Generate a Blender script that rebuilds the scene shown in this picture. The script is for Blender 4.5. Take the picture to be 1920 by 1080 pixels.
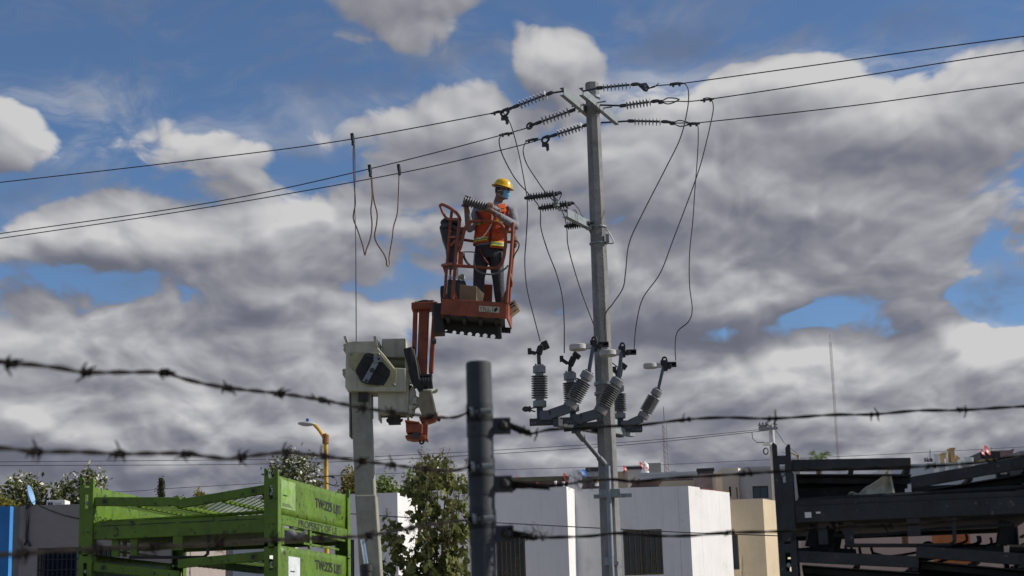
import bpy, bmesh, math, random
from mathutils import Vector, Matrix
R = math.radians
sc = bpy.context.scene
for _o in list(bpy.data.objects): bpy.data.objects.remove(_o, do_unlink=True)
C = sc.collection

# ------------------------------------------------------------------ camera
FPX, TILT, ROLL, CAMZ = 3193.0, R(12.0), 0.0305, 1.65     # focal length in 1920-wide pixels
cam_d = bpy.data.cameras.new('camera'); cam = bpy.data.objects.new('camera', cam_d); C.objects.link(cam)
cam_d.sensor_width = 36.0; cam_d.lens = FPX/1920*36.0
cam_d.clip_start = 0.1; cam_d.clip_end = 6000
cam_d.dof.use_dof = True; cam_d.dof.focus_distance = 25.0; cam_d.dof.aperture_fstop = 7.5
_F = Vector((0, math.cos(TILT), math.sin(TILT))); _U0 = Vector((0, -math.sin(TILT), math.cos(TILT))); _R0 = Vector((1, 0, 0))
_Rt = _R0*math.cos(ROLL) - _U0*math.sin(ROLL); _Up = _U0*math.cos(ROLL) + _R0*math.sin(ROLL)
CAM = Vector((0, 0, CAMZ))
cam.matrix_world = Matrix(((_Rt.x, _Up.x, -_F.x, 0), (_Rt.y, _Up.y, -_F.y, 0), (_Rt.z, _Up.z, -_F.z, CAMZ), (0, 0, 0, 1)))
sc.camera = cam
def ray(px, py): return _F + _Rt*((px-960)/FPX) + _Up*((540-py)/FPX)
def P(px, py, Y):                                   # the point seen at a photo pixel that stands at distance Y
    d = ray(px, py); return CAM + d*(Y/d.y)
def PZ(px, py, z):                                  # the point seen at a photo pixel that stands at height z
    d = ray(px, py); return CAM + d*((z-CAMZ)/d.z)

# ------------------------------------------------------------------ sun, exposure
SUN_DIR = Vector((0.84, 0.05, 0.54)).normalized()       # towards the sun
sl = bpy.data.lights.new('sun', 'SUN'); sl.energy = 4.6; sl.angle = R(0.55); sl.color = (1.0, 0.93, 0.82)
so = bpy.data.objects.new('sun', sl); C.objects.link(so)
so.rotation_euler = SUN_DIR.to_track_quat('Z', 'Y').to_euler()
sc.view_settings.view_transform = 'Standard'; sc.view_settings.look = 'None'
sc.view_settings.exposure = 0.0; sc.view_settings.gamma = 1.0; sc.view_settings.use_curve_mapping = False
sc.cycles.use_denoising = True
sc.cycles.use_adaptive_sampling = True; sc.cycles.adaptive_threshold = 0.02; sc.cycles.max_bounces = 4; sc.cycles.transparent_max_bounces = 8
sc.render.film_transparent = False

# ------------------------------------------------------------------ sky
def build_world():
    w = bpy.data.worlds.new('World'); sc.world = w; w.use_nodes = True
    nt = w.node_tree; N = nt.nodes; L = nt.links; N.clear()
    def nd(t, **k):
        n = N.new(t)
        for a, b in k.items(): setattr(n, a, b)
        return n
    def val(sock, v):
        if hasattr(v, 'is_output') or hasattr(v, 'links'): L.new(v, sock)
        else: sock.default_value = v
    def m(op, a, b=0.0, c=None, clamp=False):
        n = nd('ShaderNodeMath', operation=op, use_clamp=clamp); val(n.inputs[0], a); val(n.inputs[1], b)
        if c is not None: val(n.inputs[2], c)
        return n.outputs[0]
    def vm(op, a, b=None, scale=None):
        n = nd('ShaderNodeVectorMath', operation=op); val(n.inputs[0], a)
        if b is not None: val(n.inputs[1], b)
        if scale is not None: val(n.inputs['Scale'], scale)
        return n.outputs['Value'] if op in ('LENGTH', 'DOT_PRODUCT', 'DISTANCE') else n.outputs['Vector']
    def smooth(x, a, b, lo=0.0, hi=1.0):
        n = nd('ShaderNodeMapRange', interpolation_type='SMOOTHSTEP', clamp=True); val(n.inputs['Value'], x)
        n.inputs['From Min'].default_value = a; n.inputs['From Max'].default_value = b
        n.inputs['To Min'].default_value = lo; n.inputs['To Max'].default_value = hi
        return n.outputs[0]
    def noise(vec, scale, detail, rough=0.55, dist=0.0):
        n = nd('ShaderNodeTexNoise', noise_dimensions='2D'); val(n.inputs['Vector'], vec); n.inputs['Scale'].default_value = scale
        n.inputs['Detail'].default_value = detail; n.inputs['Roughness'].default_value = rough; n.inputs['Distortion'].default_value = dist
        return n.outputs[0]
    sky = nd('ShaderNodeTexSky', sky_type='NISHITA', sun_disc=False)
    sky.sun_elevation = math.asin(SUN_DIR.z); sky.sun_rotation = math.atan2(SUN_DIR.x, SUN_DIR.y)
    sky.air_density = 0.8; sky.dust_density = 0.0; sky.ozone_density = 5.0; sky.altitude = 0
    skyc = vm('SCALE', sky.outputs[0], scale=SKY_K)
    tc = nd('ShaderNodeTexCoord'); d = tc.outputs['Generated']
    def puffs(vec, scale, detail):
        n = nd('ShaderNodeTexVoronoi', feature='F1', voronoi_dimensions='2D'); val(n.inputs['Vector'], vec); n.inputs['Scale'].default_value = scale
        n.inputs['Detail'].default_value = detail; n.inputs['Roughness'].default_value = 0.5; n.inputs['Lacunarity'].default_value = 2.1
        return n.outputs['Distance']
    def warp(vec):                                       # flat cloud deck seen in perspective, with some height to it
        sp = nd('ShaderNodeSeparateXYZ'); val(sp.inputs[0], vec); cb = nd('ShaderNodeCombineXYZ')
        k = m('ADD', m('ABSOLUTE', sp.outputs[2]), 0.30)
        L.new(m('DIVIDE', sp.outputs[0], k), cb.inputs[0]); L.new(m('MULTIPLY', m('DIVIDE', sp.outputs[1], k), -0.72), cb.inputs[1])
        p = vm('ADD', cb.outputs[0], SKY_SEED)
        wv = nd('ShaderNodeTexNoise', noise_dimensions='2D'); val(wv.inputs['Vector'], p); wv.inputs['Scale'].default_value = 5.0; wv.inputs['Detail'].default_value = 4.0
        return vm('ADD', p, vm('SCALE', vm('SUBTRACT', wv.outputs['Color'], (0.5, 0.5, 0.5)), scale=0.12))
    def broad(p): return m('ADD', m('MULTIPLY', noise(p, 3.5, 3.0, 0.45), 0.62), m('MULTIPLY', noise(vm('ADD', p, (3.1, 1.7, 0.4)), 1.3, 1.0, 0.5), 0.38))
    def puffy(p): return m('MULTIPLY', m('SUBTRACT', 0.40, puffs(p, 8.0, 2.5)), 0.24)
    def blobs(vec):
        # the gaps and the banks of cloud seen over the site: direction, half-size in pixels, amount
        out = None
        for (px, py, rx, ry, amt) in BLOBS:
            c = ray(px, py).normalized()
            q = vm('MULTIPLY', vm('SUBTRACT', vec, tuple(c)), (FPX/rx, FPX/rx, FPX/ry))
            g = smooth(vm('LENGTH', q), 0.0, 1.0, amt, 0.0)
            out = g if out is None else m('ADD', out, g)
        return out
    up = vm('NORMALIZE', vm('ADD', d, (0.010, 0.0, 0.024))); up2 = vm('NORMALIZE', vm('ADD', d, (0.004, 0.0, 0.007)))
    p0 = warp(d); q0 = puffy(p0); s0 = m('ADD', broad(p0), blobs(d)); s1 = m('ADD', broad(warp(up)), blobs(up)); q1 = puffy(warp(up2))
    fine = m('SUBTRACT', noise(p0, 22.0, 6.0, 0.6, 0.3), 0.5)
    cov = m('ADD', m('ADD', s0, q0), m('MULTIPLY', fine, 0.17))
    veil = smooth(noise(vm('MULTIPLY', p0, (0.7, 1.3, 1.0)), 6.0, 7.0, 0.6, 0.5), 0.44, 0.74, 0.0, 0.55)
    mask = m('MAXIMUM', smooth(cov, 0.385, 0.480), veil)
    # the sun side of every billow is lit, the far side and the thick middle are grey
    lit = m('ADD', m('ADD', m('MULTIPLY', m('SUBTRACT', s0, s1), LITA), m('MULTIPLY', m('SUBTRACT', q0, q1), LITB)), 0.52)
    lit = m('ADD', lit, m('MULTIPLY', fine, 0.22))
    thick = smooth(cov, 0.47, 0.85)
    lit = m('SUBTRACT', lit, m('MULTIPLY', thick, 0.15), clamp=True)
    ramp = nd('ShaderNodeValToRGB'); L.new(lit, ramp.inputs[0]); cr = ramp.color_ramp
    cr.elements[0].position = 0.0; cr.elements[0].color = (0.155, 0.165, 0.205, 1)
    cr.elements[1].position = 1.0; cr.elements[1].color = (0.66, 0.655, 0.66, 1)
    for pos, col in ((0.22, (0.19, 0.20, 0.25, 1)), (0.45, (0.285, 0.29, 0.325, 1)), (0.70, (0.44, 0.445, 0.475, 1))):
        e = cr.elements.new(pos); e.color = col
    cl = vm('SCALE', ramp.outputs[0], scale=CLOUD_K)
    mix = nd('ShaderNodeMix', data_type='RGBA'); L.new(mask, mix.inputs['Factor']); L.new(skyc, mix.inputs['A']); L.new(cl, mix.inputs['B'])
    bg = nd('ShaderNodeBackground'); L.new(mix.outputs['Result'], bg.inputs['Color']); bg.inputs['Strength'].default_value = 0.1
    ou = nd('ShaderNodeOutputWorld'); L.new(bg.outputs[0], ou.inputs['Surface'])
    w.cycles.sampling_method = 'MANUAL'; w.cycles.sample_map_resolution = 512
SKY_SEED = (0.0, 0.0, 0.0)
LITA, LITB = 1.7, 2.5
SKY_K = 1.0          # times the background strength of 0.1
CLOUD_K = 9.2         # the ramp gives cloud radiance directly; this offsets the 0.1
BLOBS = [(250, 80, 460, 130, -0.21), (600, 150, 300, 90, -0.14), (590, 315, 120, 55, -0.22), (1310, 85, 230, 55, -0.20), (1720, 40, 330, 70, -0.22),
         (1060, 15, 200, 40, -0.10), (900, 70, 110, 50, -0.10), (1890, 560, 150, 60, -0.48), (1530, 592, 100, 26, -0.26), (60, 360, 140, 50, -0.12),
         (110, 455, 330, 90, 0.24), (500, 520, 300, 60, 0.15), (1220, 330, 190, 160, 0.22), (850, 580, 260, 55, 0.22), (1380, 580, 170, 45, 0.30), (1150, 500, 380, 100, 0.30), (1520, 510, 430, 80, 0.30), (1380, 190, 330, 90, 0.20), (1750, 210, 420, 120, 0.20), (300, 265, 260, 75, 0.20), (50, 240, 110, 100, 0.18), (1035, 110, 140, 95, 0.26), (1490, 120, 170, 60, 0.16), (1890, 120, 130, 70, 0.14), (850, 220, 230, 110, 0.16),
         (1100, 330, 560, 240, 0.20), (1600, 380, 480, 240, 0.26), (650, 470, 560, 160, 0.22), (960, 860, 2200, 340, 0.42), (700, 610, 420, 90, 0.14), (1260, 562, 330, 50, 0.24), (1690, 555, 120, 50, 0.18), (960, 1080, 2600, 200, 0.30), (110, 790, 200, 70, 0.22), (1790, 820, 260, 70, 0.22), (300, 600, 500, 120, 0.12), (1450, 700, 500, 100, 0.10), (330, 430, 330, 80, 0.20), (1100, 470, 300, 90, 0.1)]
build_world()

# ------------------------------------------------------------------ materials
MATS = {}
def mat(name, col, rough=0.6, metal=0.0, var=0.12, vs=6.0, bump=0.0, bs=40.0, spots=None, spec=0.5, translucent=0.0, grime=0.0):
    if name in MATS: return MATS[name]
    mt = bpy.data.materials.new(name); mt.use_nodes = True; nt = mt.node_tree; N = nt.nodes; L = nt.links
    b = N['Principled BSDF']; b.inputs['Roughness'].default_value = rough; b.inputs['Metallic'].default_value = metal
    b.inputs['Specular IOR Level'].default_value = spec
    tc = N.new('ShaderNodeTexCoord')
    n1 = N.new('ShaderNodeTexNoise'); n1.inputs['Scale'].default_value = vs; n1.inputs['Detail'].default_value = 7; n1.inputs['Roughness'].default_value = 0.65
    L.new(tc.outputs['Object'], n1.inputs['Vector'])
    rp = N.new('ShaderNodeValToRGB'); L.new(n1.outputs[0], rp.inputs[0])
    lo = [max(0, c*(1-var*1.8)) for c in col]; hi = [min(1, c*(1+var*1.2)) for c in col]
    rp.color_ramp.elements[0].position = 0.3; rp.color_ramp.elements[0].color = (*lo, 1)
    rp.color_ramp.elements[1].position = 0.7; rp.color_ramp.elements[1].color = (*hi, 1)
    out = rp.outputs[0]
    if spots:                                            # chips, rust or stains with a shape of their own
        for (scol, ss, th, soft) in spots:
            n2 = N.new('ShaderNodeTexNoise'); n2.inputs['Scale'].default_value = ss; n2.inputs['Detail'].default_value = 9; n2.inputs['Roughness'].default_value = 0.7
            L.new(tc.outputs['Object'], n2.inputs['Vector'])
            mr = N.new('ShaderNodeMapRange'); L.new(n2.outputs[0], mr.inputs[0]); mr.inputs['From Min'].default_value = th; mr.inputs['From Max'].default_value = th+soft
            mx = N.new('ShaderNodeMix'); mx.data_type = 'RGBA'; L.new(mr.outputs[0], mx.inputs['Factor']); L.new(out, mx.inputs['A']); mx.inputs['B'].default_value = (*scol, 1)
            out = mx.outputs['Result']
    if grime:                                            # streaks run down
        mp = N.new('ShaderNodeMapping'); mp.inputs['Scale'].default_value = (9, 9, 0.7); L.new(tc.outputs['Object'], mp.inputs[0])
        n3 = N.new('ShaderNodeTexNoise'); n3.inputs['Scale'].default_value = 1.0; n3.inputs['Detail'].default_value = 6; L.new(mp.outputs[0], n3.inputs['Vector'])
        mr = N.new('ShaderNodeMapRange'); L.new(n3.outputs[0], mr.inputs[0]); mr.inputs['From Min'].default_value = 0.5; mr.inputs['From Max'].default_value = 0.8
        mr.inputs['To Max'].default_value = grime
        mx = N.new('ShaderNodeMix'); mx.data_type = 'RGBA'; L.new(mr.outputs[0], mx.inputs['Factor']); L.new(out, mx.inputs['A']); mx.inputs['B'].default_value = (*[c*0.35 for c in col], 1)
        out = mx.outputs['Result']
    L.new(out, b.inputs['Base Color'])
    rr = N.new('ShaderNodeMapRange'); L.new(n1.outputs[0], rr.inputs[0]); rr.inputs['To Min'].default_value = min(1, rough+0.12); rr.inputs['To Max'].default_value = max(0.05, rough-0.12)
    L.new(rr.outputs[0], b.inputs['Roughness'])
    if bump:
        nb = N.new('ShaderNodeTexNoise'); nb.inputs['Scale'].default_value = bs; nb.inputs['Detail'].default_value = 5; L.new(tc.outputs['Object'], nb.inputs['Vector'])
        bp = N.new('ShaderNodeBump'); bp.inputs['Strength'].default_value = bump; bp.inputs['Distance'].default_value = 0.02
        L.new(nb.outputs[0], bp.inputs['Height']); L.new(bp.outputs[0], b.inputs['Normal'])
    if translucent:
        tr = N.new('ShaderNodeBsdfTranslucent'); L.new(out, tr.inputs['Color'])
        ms = N.new('ShaderNodeMixShader'); ms.inputs[0].default_value = translucent
        L.new(b.outputs[0], ms.inputs[1]); L.new(tr.outputs[0], ms.inputs[2]); L.new(ms.outputs[0], N['Material Output'].inputs['Surface'])
    MATS[name] = mt; return mt

# ------------------------------------------------------------------ mesh helpers
ORG = {}
def V(*a): return Vector(a)
class MB:
    def __init__(s): s.v = []; s.f = []; s.mi = []; s.m = 0
    def add(s, vs, fs):
        o = len(s.v); s.v += [Vector(v) for v in vs]; s.f += [tuple(i+o for i in f) for f in fs]; s.mi += [s.m]*len(fs); return s
    def box(s, c, size, rot=None):
        c = Vector(c); h = Vector(size)*0.5
        vs = [Vector((x*h.x, y*h.y, z*h.z)) for x in (-1, 1) for y in (-1, 1) for z in (-1, 1)]
        if rot is not None: vs = [rot @ v for v in vs]
        return s.add([c+v for v in vs], [(0, 1, 3, 2), (4, 6, 7, 5), (0, 4, 5, 1), (2, 3, 7, 6), (0, 2, 6, 4), (1, 5, 7, 3)])
    def box2(s, a, b):
        a = Vector(a); b = Vector(b); return s.box((a+b)/2, [abs(q) for q in (b-a)])
    def beam(s, a, b, w, h, up=(0, 0, 1)):
        a = Vector(a); b = Vector(b); x = (b-a); ln = x.length; x.normalize(); u = Vector(up); y = u.cross(x)
        if y.length < 1e-4: y = Vector((0, 1, 0)).cross(x)
        y.normalize(); z = x.cross(y)
        return s.box((a+b)/2, (ln, w, h), Matrix((x, y, z)).transposed())
    def tube(s, pts, r, n=8, caps=True):
        pts = [Vector(p) for p in pts]; k = len(pts); rs = r if isinstance(r, (list, tuple)) else [r]*k
        tg = []
        for i in range(k):
            t = pts[min(k-1, i+1)] - pts[max(0, i-1)]; tg.append(t.normalized() if t.length > 1e-9 else Vector((0, 0, 1)))
        a = Vector((0, 0, 1)) if abs(tg[0].z) < 0.9 else Vector((1, 0, 0)); u = tg[0].cross(a).normalized()
        vs = []; fs = []
        for i in range(k):
            u = (u - tg[i]*u.dot(tg[i])); u.normalize(); w = tg[i].cross(u)
            for j in range(n):
                an = 2*math.pi*j/n; vs.append(pts[i] + (u*math.cos(an)+w*math.sin(an))*rs[i])
        for i in range(k-1):
            for j in range(n): fs.append((i*n+j, i*n+(j+1) % n, (i+1)*n+(j+1) % n, (i+1)*n+j))
        if caps: fs.append(tuple(range(n-1, -1, -1))); fs.append(tuple((k-1)*n+j for j in range(n)))
        return s.add(vs, fs)
    def lathe(s, a, axis, prof, n=16, caps=True, phase=0.0):
        a = Vector(a); z = Vector(axis).normalized(); q = Vector((1, 0, 0)) if abs(z.x) < 0.9 else Vector((0, 1, 0))
        x = q.cross(z).normalized(); y = z.cross(x); vs = []; fs = []; k = len(prof)
        for (t, r) in prof:
            for j in range(n):
                an = 2*math.pi*j/n+phase; vs.append(a+z*t+(x*math.cos(an)+y*math.sin(an))*r)
        for i in range(k-1):
            for j in range(n): fs.append((i*n+j, i*n+(j+1) % n, (i+1)*n+(j+1) % n, (i+1)*n+j))
        if caps: fs.append(tuple(range(n-1, -1, -1))); fs.append(tuple((k-1)*n+j for j in range(n)))
        return s.add(vs, fs)
    def prism(s, poly, vec):
        poly = [Vector(p) for p in poly]; vec = Vector(vec); n = len(poly)
        return s.add(poly+[p+vec for p in poly], [tuple(range(n-1, -1, -1)), tuple(range(n, 2*n))]+[(i, (i+1) % n, n+(i+1) % n, n+i) for i in range(n)])
    def ell(s, c, r, rot=None, n=16, mm=10):
        c = Vector(c); vs = []; fs = []
        for i in range(mm+1):
            th = math.pi*i/mm
            for j in range(n):
                ph = 2*math.pi*j/n; v = Vector((r[0]*math.sin(th)*math.cos(ph), r[1]*math.sin(th)*math.sin(ph), r[2]*math.cos(th)))
                vs.append(c+(rot @ v if rot is not None else v))
        for i in range(mm):
            for j in range(n): fs.append((i*n+j, (i+1)*n+j, (i+1)*n+(j+1) % n, i*n+(j+1) % n))
        return s.add(vs, fs)
    def mesh(s, name, mats, org=(0, 0, 0), smooth=False, merge=True):
        me = bpy.data.meshes.new(name); org = Vector(org)
        me.from_pydata([v-org for v in s.v], [], s.f)
        for q in (mats if isinstance(mats, (list, tuple)) else [mats]): me.materials.append(q)
        me.polygons.foreach_set('material_index', s.mi)
        bm = bmesh.new(); bm.from_mesh(me)
        if merge: bmesh.ops.remove_doubles(bm, verts=bm.verts, dist=1e-6); bmesh.ops.recalc_face_normals(bm, faces=bm.faces)
        bm.to_mesh(me); bm.free()
        if smooth:
            me.polygons.foreach_set('use_smooth', [True]*len(me.polygons))
            try: me.set_sharp_from_angle(angle=R(40))
            except Exception: pass
        me.update(); return me
    def build(s, name, mats, parent=None, smooth=False, bevel=0.0, merge=True):
        if parent is not None: org = ORG[parent.name]
        else:
            xs = [v.x for v in s.v]; ys = [v.y for v in s.v]
            org = Vector(((min(xs)+max(xs))/2, (min(ys)+max(ys))/2, min(v.z for v in s.v)))
        o = bpy.data.objects.new(name, s.mesh(name, mats, org, smooth, merge)); C.objects.link(o)
        if parent is not None: o.parent = parent
        else: o.location = org
        ORG[o.name] = org.copy()
        if bevel:
            b = o.modifiers.new('bevel', 'BEVEL'); b.width = bevel; b.segments = 2; b.limit_method = 'ANGLE'; b.angle_limit = R(50)
        return o
def tag(o, label=None, cat=None, group=None, kind=None):
    if label: o['label'] = label
    if cat: o['category'] = cat
    if group: o['group'] = group
    if kind: o['kind'] = kind
    return o
def thing(name, label, cat, loc, group=None, local=False):
    o = bpy.data.objects.new(name, None); C.objects.link(o); o.location = loc; o.empty_display_size = 0.2
    ORG[o.name] = Vector((0, 0, 0)) if local else Vector(loc)
    return tag(o, label, cat, group)
def copy_tree(o, parent=None):
    c = o.copy(); C.objects.link(c); c.parent = parent; ORG[c.name] = ORG[o.name].copy()
    for ch in list(o.children): copy_tree(ch, c)
    return c
def put(name, me, parent, pos, rot=None, scale=None):        # a shared-mesh piece under a thing
    o = bpy.data.objects.new(name, me); C.objects.link(o); o.parent = parent
    ORG[o.name] = ORG[parent.name].copy()
    m = Matrix.Translation(Vector(pos)-ORG[parent.name])
    if rot is not None: m = m @ rot.to_4x4()
    if scale is not None: m = m @ Matrix.Diagonal((*scale, 1))
    o.matrix_basis = m; return o
def axis_rot(d): return Vector(d).normalized().to_track_quat('Z', 'Y').to_matrix()
def catmull(pts, k=6):
    pts = [Vector(p) for p in pts]; out = []
    for i in range(len(pts)-1):
        p0 = pts[max(0, i-1)]; p1 = pts[i]; p2 = pts[i+1]; p3 = pts[min(len(pts)-1, i+2)]
        for j in range(k):
            t = j/k; out.append(0.5*((2*p1)+(p2-p0)*t+(2*p0-5*p1+4*p2-p3)*t*t+(-p0+3*p1-3*p2+p3)*t*t*t))
    out.append(pts[-1]); return out
def text_obj(name, s, m, parent, width, height, origin, xdir, updir, depth=0.0006):
    cu = bpy.data.curves.new(name, 'FONT'); cu.body = s; cu.size = 1.0; cu.align_x = 'LEFT'; cu.offset = 0.022
    t = bpy.data.objects.new('tmp_text', cu); C.objects.link(t); bpy.context.view_layer.update()
    me = bpy.data.meshes.new_from_object(t.evaluated_get(bpy.context.evaluated_depsgraph_get())); bpy.data.objects.remove(t, do_unlink=True)
    xs = [v.co.x for v in me.vertices]; ys = [v.co.y for v in me.vertices]
    sx = width/(max(xs)-min(xs)); sy = height/(max(ys)-min(ys)); xd = Vector(xdir).normalized(); ud = Vector(updir).normalized()
    og = Vector(origin)-ORG[parent.name]
    for v in me.vertices: v.co = og+xd*((v.co.x-min(xs))*sx)+ud*((v.co.y-min(ys))*sy)
    me.materials.clear(); me.materials.append(m); me.name = name
    o = bpy.data.objects.new(name, me); C.objects.link(o); o.parent = parent; ORG[o.name] = ORG[parent.name].copy(); return o
def cut(o, boxes):                                           # real openings in a wall (boxes in world space)
    mb = MB()
    for a, b in boxes: mb.box2(a, b)
    me = mb.mesh('cutter', [], ORG[o.name]); co = bpy.data.objects.new('cutter', me); C.objects.link(co)
    co.location = o.matrix_world.translation if o.parent is None else ORG[o.name]
    bpy.context.view_layer.update()
    md = o.modifiers.new('b', 'BOOLEAN'); md.object = co; md.operation = 'DIFFERENCE'; md.solver = 'EXACT'
    bpy.context.view_layer.update()
    nm = bpy.data.meshes.new_from_object(o.evaluated_get(bpy.context.evaluated_depsgraph_get()))
    o.modifiers.remove(md); o.data = nm; bpy.data.objects.remove(co, do_unlink=True)

# ------------------------------------------------------------------ palette
galv = mat('galvanised_steel', (0.24, 0.27, 0.285), 0.55, 0.35, 0.18, 14, spots=[((0.2, 0.2, 0.2), 9, 0.62, 0.1)])
darksteel = mat('dark_steel', (0.05, 0.055, 0.065), 0.5, 0.3, 0.2, 12)
black = mat('black_rubber', (0.018, 0.018, 0.02), 0.55, 0, 0.2, 10)
concrete = mat('pole_concrete', (0.225, 0.226, 0.226), 0.9, 0, 0.14, 5, bump=0.5, bs=60, spots=[((0.09, 0.09, 0.085), 3.0, 0.60, 0.12), ((0.3, 0.29, 0.28), 8, 0.66, 0.05)], grime=0.7)
postm = mat('weathered_tube', (0.042, 0.050, 0.060), 0.7, 0.2, 0.22, 5, spots=[((0.018, 0.02, 0.023), 20, 0.58, 0.1), ((0.07, 0.08, 0.085), 3, 0.64, 0.1)], grime=0.5)
wirem = mat('rusty_wire', (0.014, 0.011, 0.010), 0.85, 0.0, 0.4, 60, spec=0.15)
condm = mat('conductor', (0.04, 0.04, 0.045), 0.6, 0.2, 0.1, 5)
silic = mat('insulator_silicone', (0.33, 0.34, 0.36), 0.5, 0, 0.1, 8)
silidark = mat('insulator_dark_silicone', (0.05, 0.05, 0.055), 0.5, 0, 0.1, 8)
porc = mat('insulator_porcelain', (0.21, 0.215, 0.225), 0.4, 0, 0.1, 8, spots=[((0.10, 0.10, 0.10), 12, 0.6, 0.1)])
orange = mat('orange_paint', (0.27, 0.058, 0.018), 0.5, 0, 0.2, 7, spots=[((0.10, 0.03, 0.015), 16, 0.61, 0.05), ((0.45, 0.12, 0.05), 30, 0.66, 0.04)], grime=0.6)
cream = mat('cream_paint', (0.47, 0.465, 0.36), 0.5, 0, 0.12, 5, spots=[((0.16, 0.14, 0.10), 18, 0.66, 0.04)], grime=0.5)
creamy = mat('cream_yellow_paint', (0.37, 0.345, 0.19), 0.5, 0, 0.14, 6, spots=[((0.16, 0.14, 0.10), 18, 0.64, 0.04)])
greenp = mat('lime_green_paint', (0.095, 0.182, 0.006), 0.5, 0, 0.16, 5, bump=0.25, bs=25, spots=[((0.022, 0.02, 0.012), 17, 0.585, 0.02), ((0.16, 0.20, 0.06), 40, 0.66, 0.02), ((0.055, 0.085, 0.014), 7, 0.62, 0.08)], grime=0.55)
greyp = mat('dark_grey_paint', (0.024, 0.029, 0.033), 0.7, 0, 0.25, 7, bump=0.2, bs=25, spots=[((0.10, 0.10, 0.095), 26, 0.62, 0.03), ((0.05, 0.028, 0.016), 9, 0.58, 0.08)], grime=0.5)
white_wall = mat('white_stucco', (0.74, 0.735, 0.74), 0.9, 0, 0.035, 1.2, bump=0.25, bs=18, spots=[((0.50, 0.49, 0.47), 1.1, 0.58, 0.25), ((0.35, 0.33, 0.31), 14, 0.70, 0.03)], grime=0.16)
taupe_wall = mat('taupe_stucco', (0.32, 0.275, 0.255), 0.9, 0, 0.06, 1.5, bump=0.25, bs=18, grime=0.1)
grey_wall = mat('grey_stucco', (0.20, 0.20, 0.205), 0.9, 0, 0.06, 1.5, bump=0.25, bs=18, grime=0.1)
beige_wall = mat('beige_stucco', (0.60, 0.50, 0.35), 0.9, 0, 0.05, 1.5, bump=0.25, bs=18, grime=0.12)
pink_wall = mat('pink_stucco', (0.55, 0.40, 0.33), 0.9, 0, 0.05, 1.5, bump=0.2, bs=18, grime=0.12)
ochre_wall = mat('ochre_stucco', (0.55, 0.40, 0.20), 0.9, 0, 0.05, 1.5, bump=0.2, bs=18, grime=0.1)
brown_wall = mat('brown_stucco', (0.17, 0.11, 0.09), 0.9, 0, 0.08, 1.5, grime=0.1)
pale_wall = mat('pale_grey_stucco', (0.48, 0.50, 0.52), 0.9, 0, 0.05, 1.5, grime=0.1)
blue_wall = mat('blue_paint_wall', (0.03, 0.20, 0.52), 0.8, 0, 0.1, 2, grime=0.2)
block_wall = mat('grey_block', (0.30, 0.28, 0.26), 0.95, 0, 0.12, 6, bump=0.3, bs=12, grime=0.3)
glass = mat('dark_glass', (0.012, 0.014, 0.018), 0.08, 0, 0.1, 2, spec=0.6)
barm = mat('bronze_bar', (0.16, 0.12, 0.05), 0.5, 0.4, 0.15, 10)
blackbar = mat('black_bar', (0.02, 0.02, 0.022), 0.5, 0.2, 0.15, 10)
reddish = mat('red_dish', (0.34, 0.02, 0.025), 0.45, 0, 0.12, 5)
bluedish = mat('blue_dish', (0.20, 0.36, 0.62), 0.5, 0, 0.08, 3)
whitep = mat('white_plastic', (0.75, 0.75, 0.73), 0.5, 0, 0.05, 3)
yellowp = mat('yellow_paint', (0.62, 0.36, 0.02), 0.5, 0, 0.15, 6, spots=[((0.2, 0.1, 0.03), 20, 0.64, 0.04)])
timber = mat('timber', (0.22, 0.15, 0.09), 0.85, 0, 0.25, 8)
cardboard = mat('cardboard', (0.24, 0.16, 0.095), 0.85, 0, 0.1, 6)
inkm = mat('black_ink', (0.02, 0.022, 0.02), 0.7, 0, 0.2, 30)
paperm = mat('sticker_paper', (0.62, 0.66, 0.68), 0.6, 0, 0.12, 12, spots=[((0.3, 0.33, 0.3), 30, 0.62, 0.05)])
copper = mat('copper_cable', (0.16, 0.09, 0.065), 0.5, 0.3, 0.25, 30)

# ------------------------------------------------------------------ ground
gm = mat('yard_ground', (0.20, 0.175, 0.14), 0.95, 0, 0.2, 0.4, bump=0.4, bs=3, spots=[((0.10, 0.11, 0.05), 0.25, 0.58, 0.15)])
g = MB(); g.add([(-2500, -2500, 0), (2500, -2500, 0), (2500, 2500, 0), (-2500, 2500, 0)], [(0, 1, 2, 3)])
tag(g.build('ground', gm), kind='structure', label='bare earth of the yard and streets')
rd = MB(); rd.add([(-200, 33.5, .004), (200, 33.5, .004), (200, 38.5, .004), (-200, 38.5, .004)], [(0, 1, 2, 3)])
tag(rd.build('road', mat('asphalt', (0.05, 0.05, 0.052), 0.9, 0, 0.15, 2)), kind='structure', label='asphalt street behind the yard')

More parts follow.
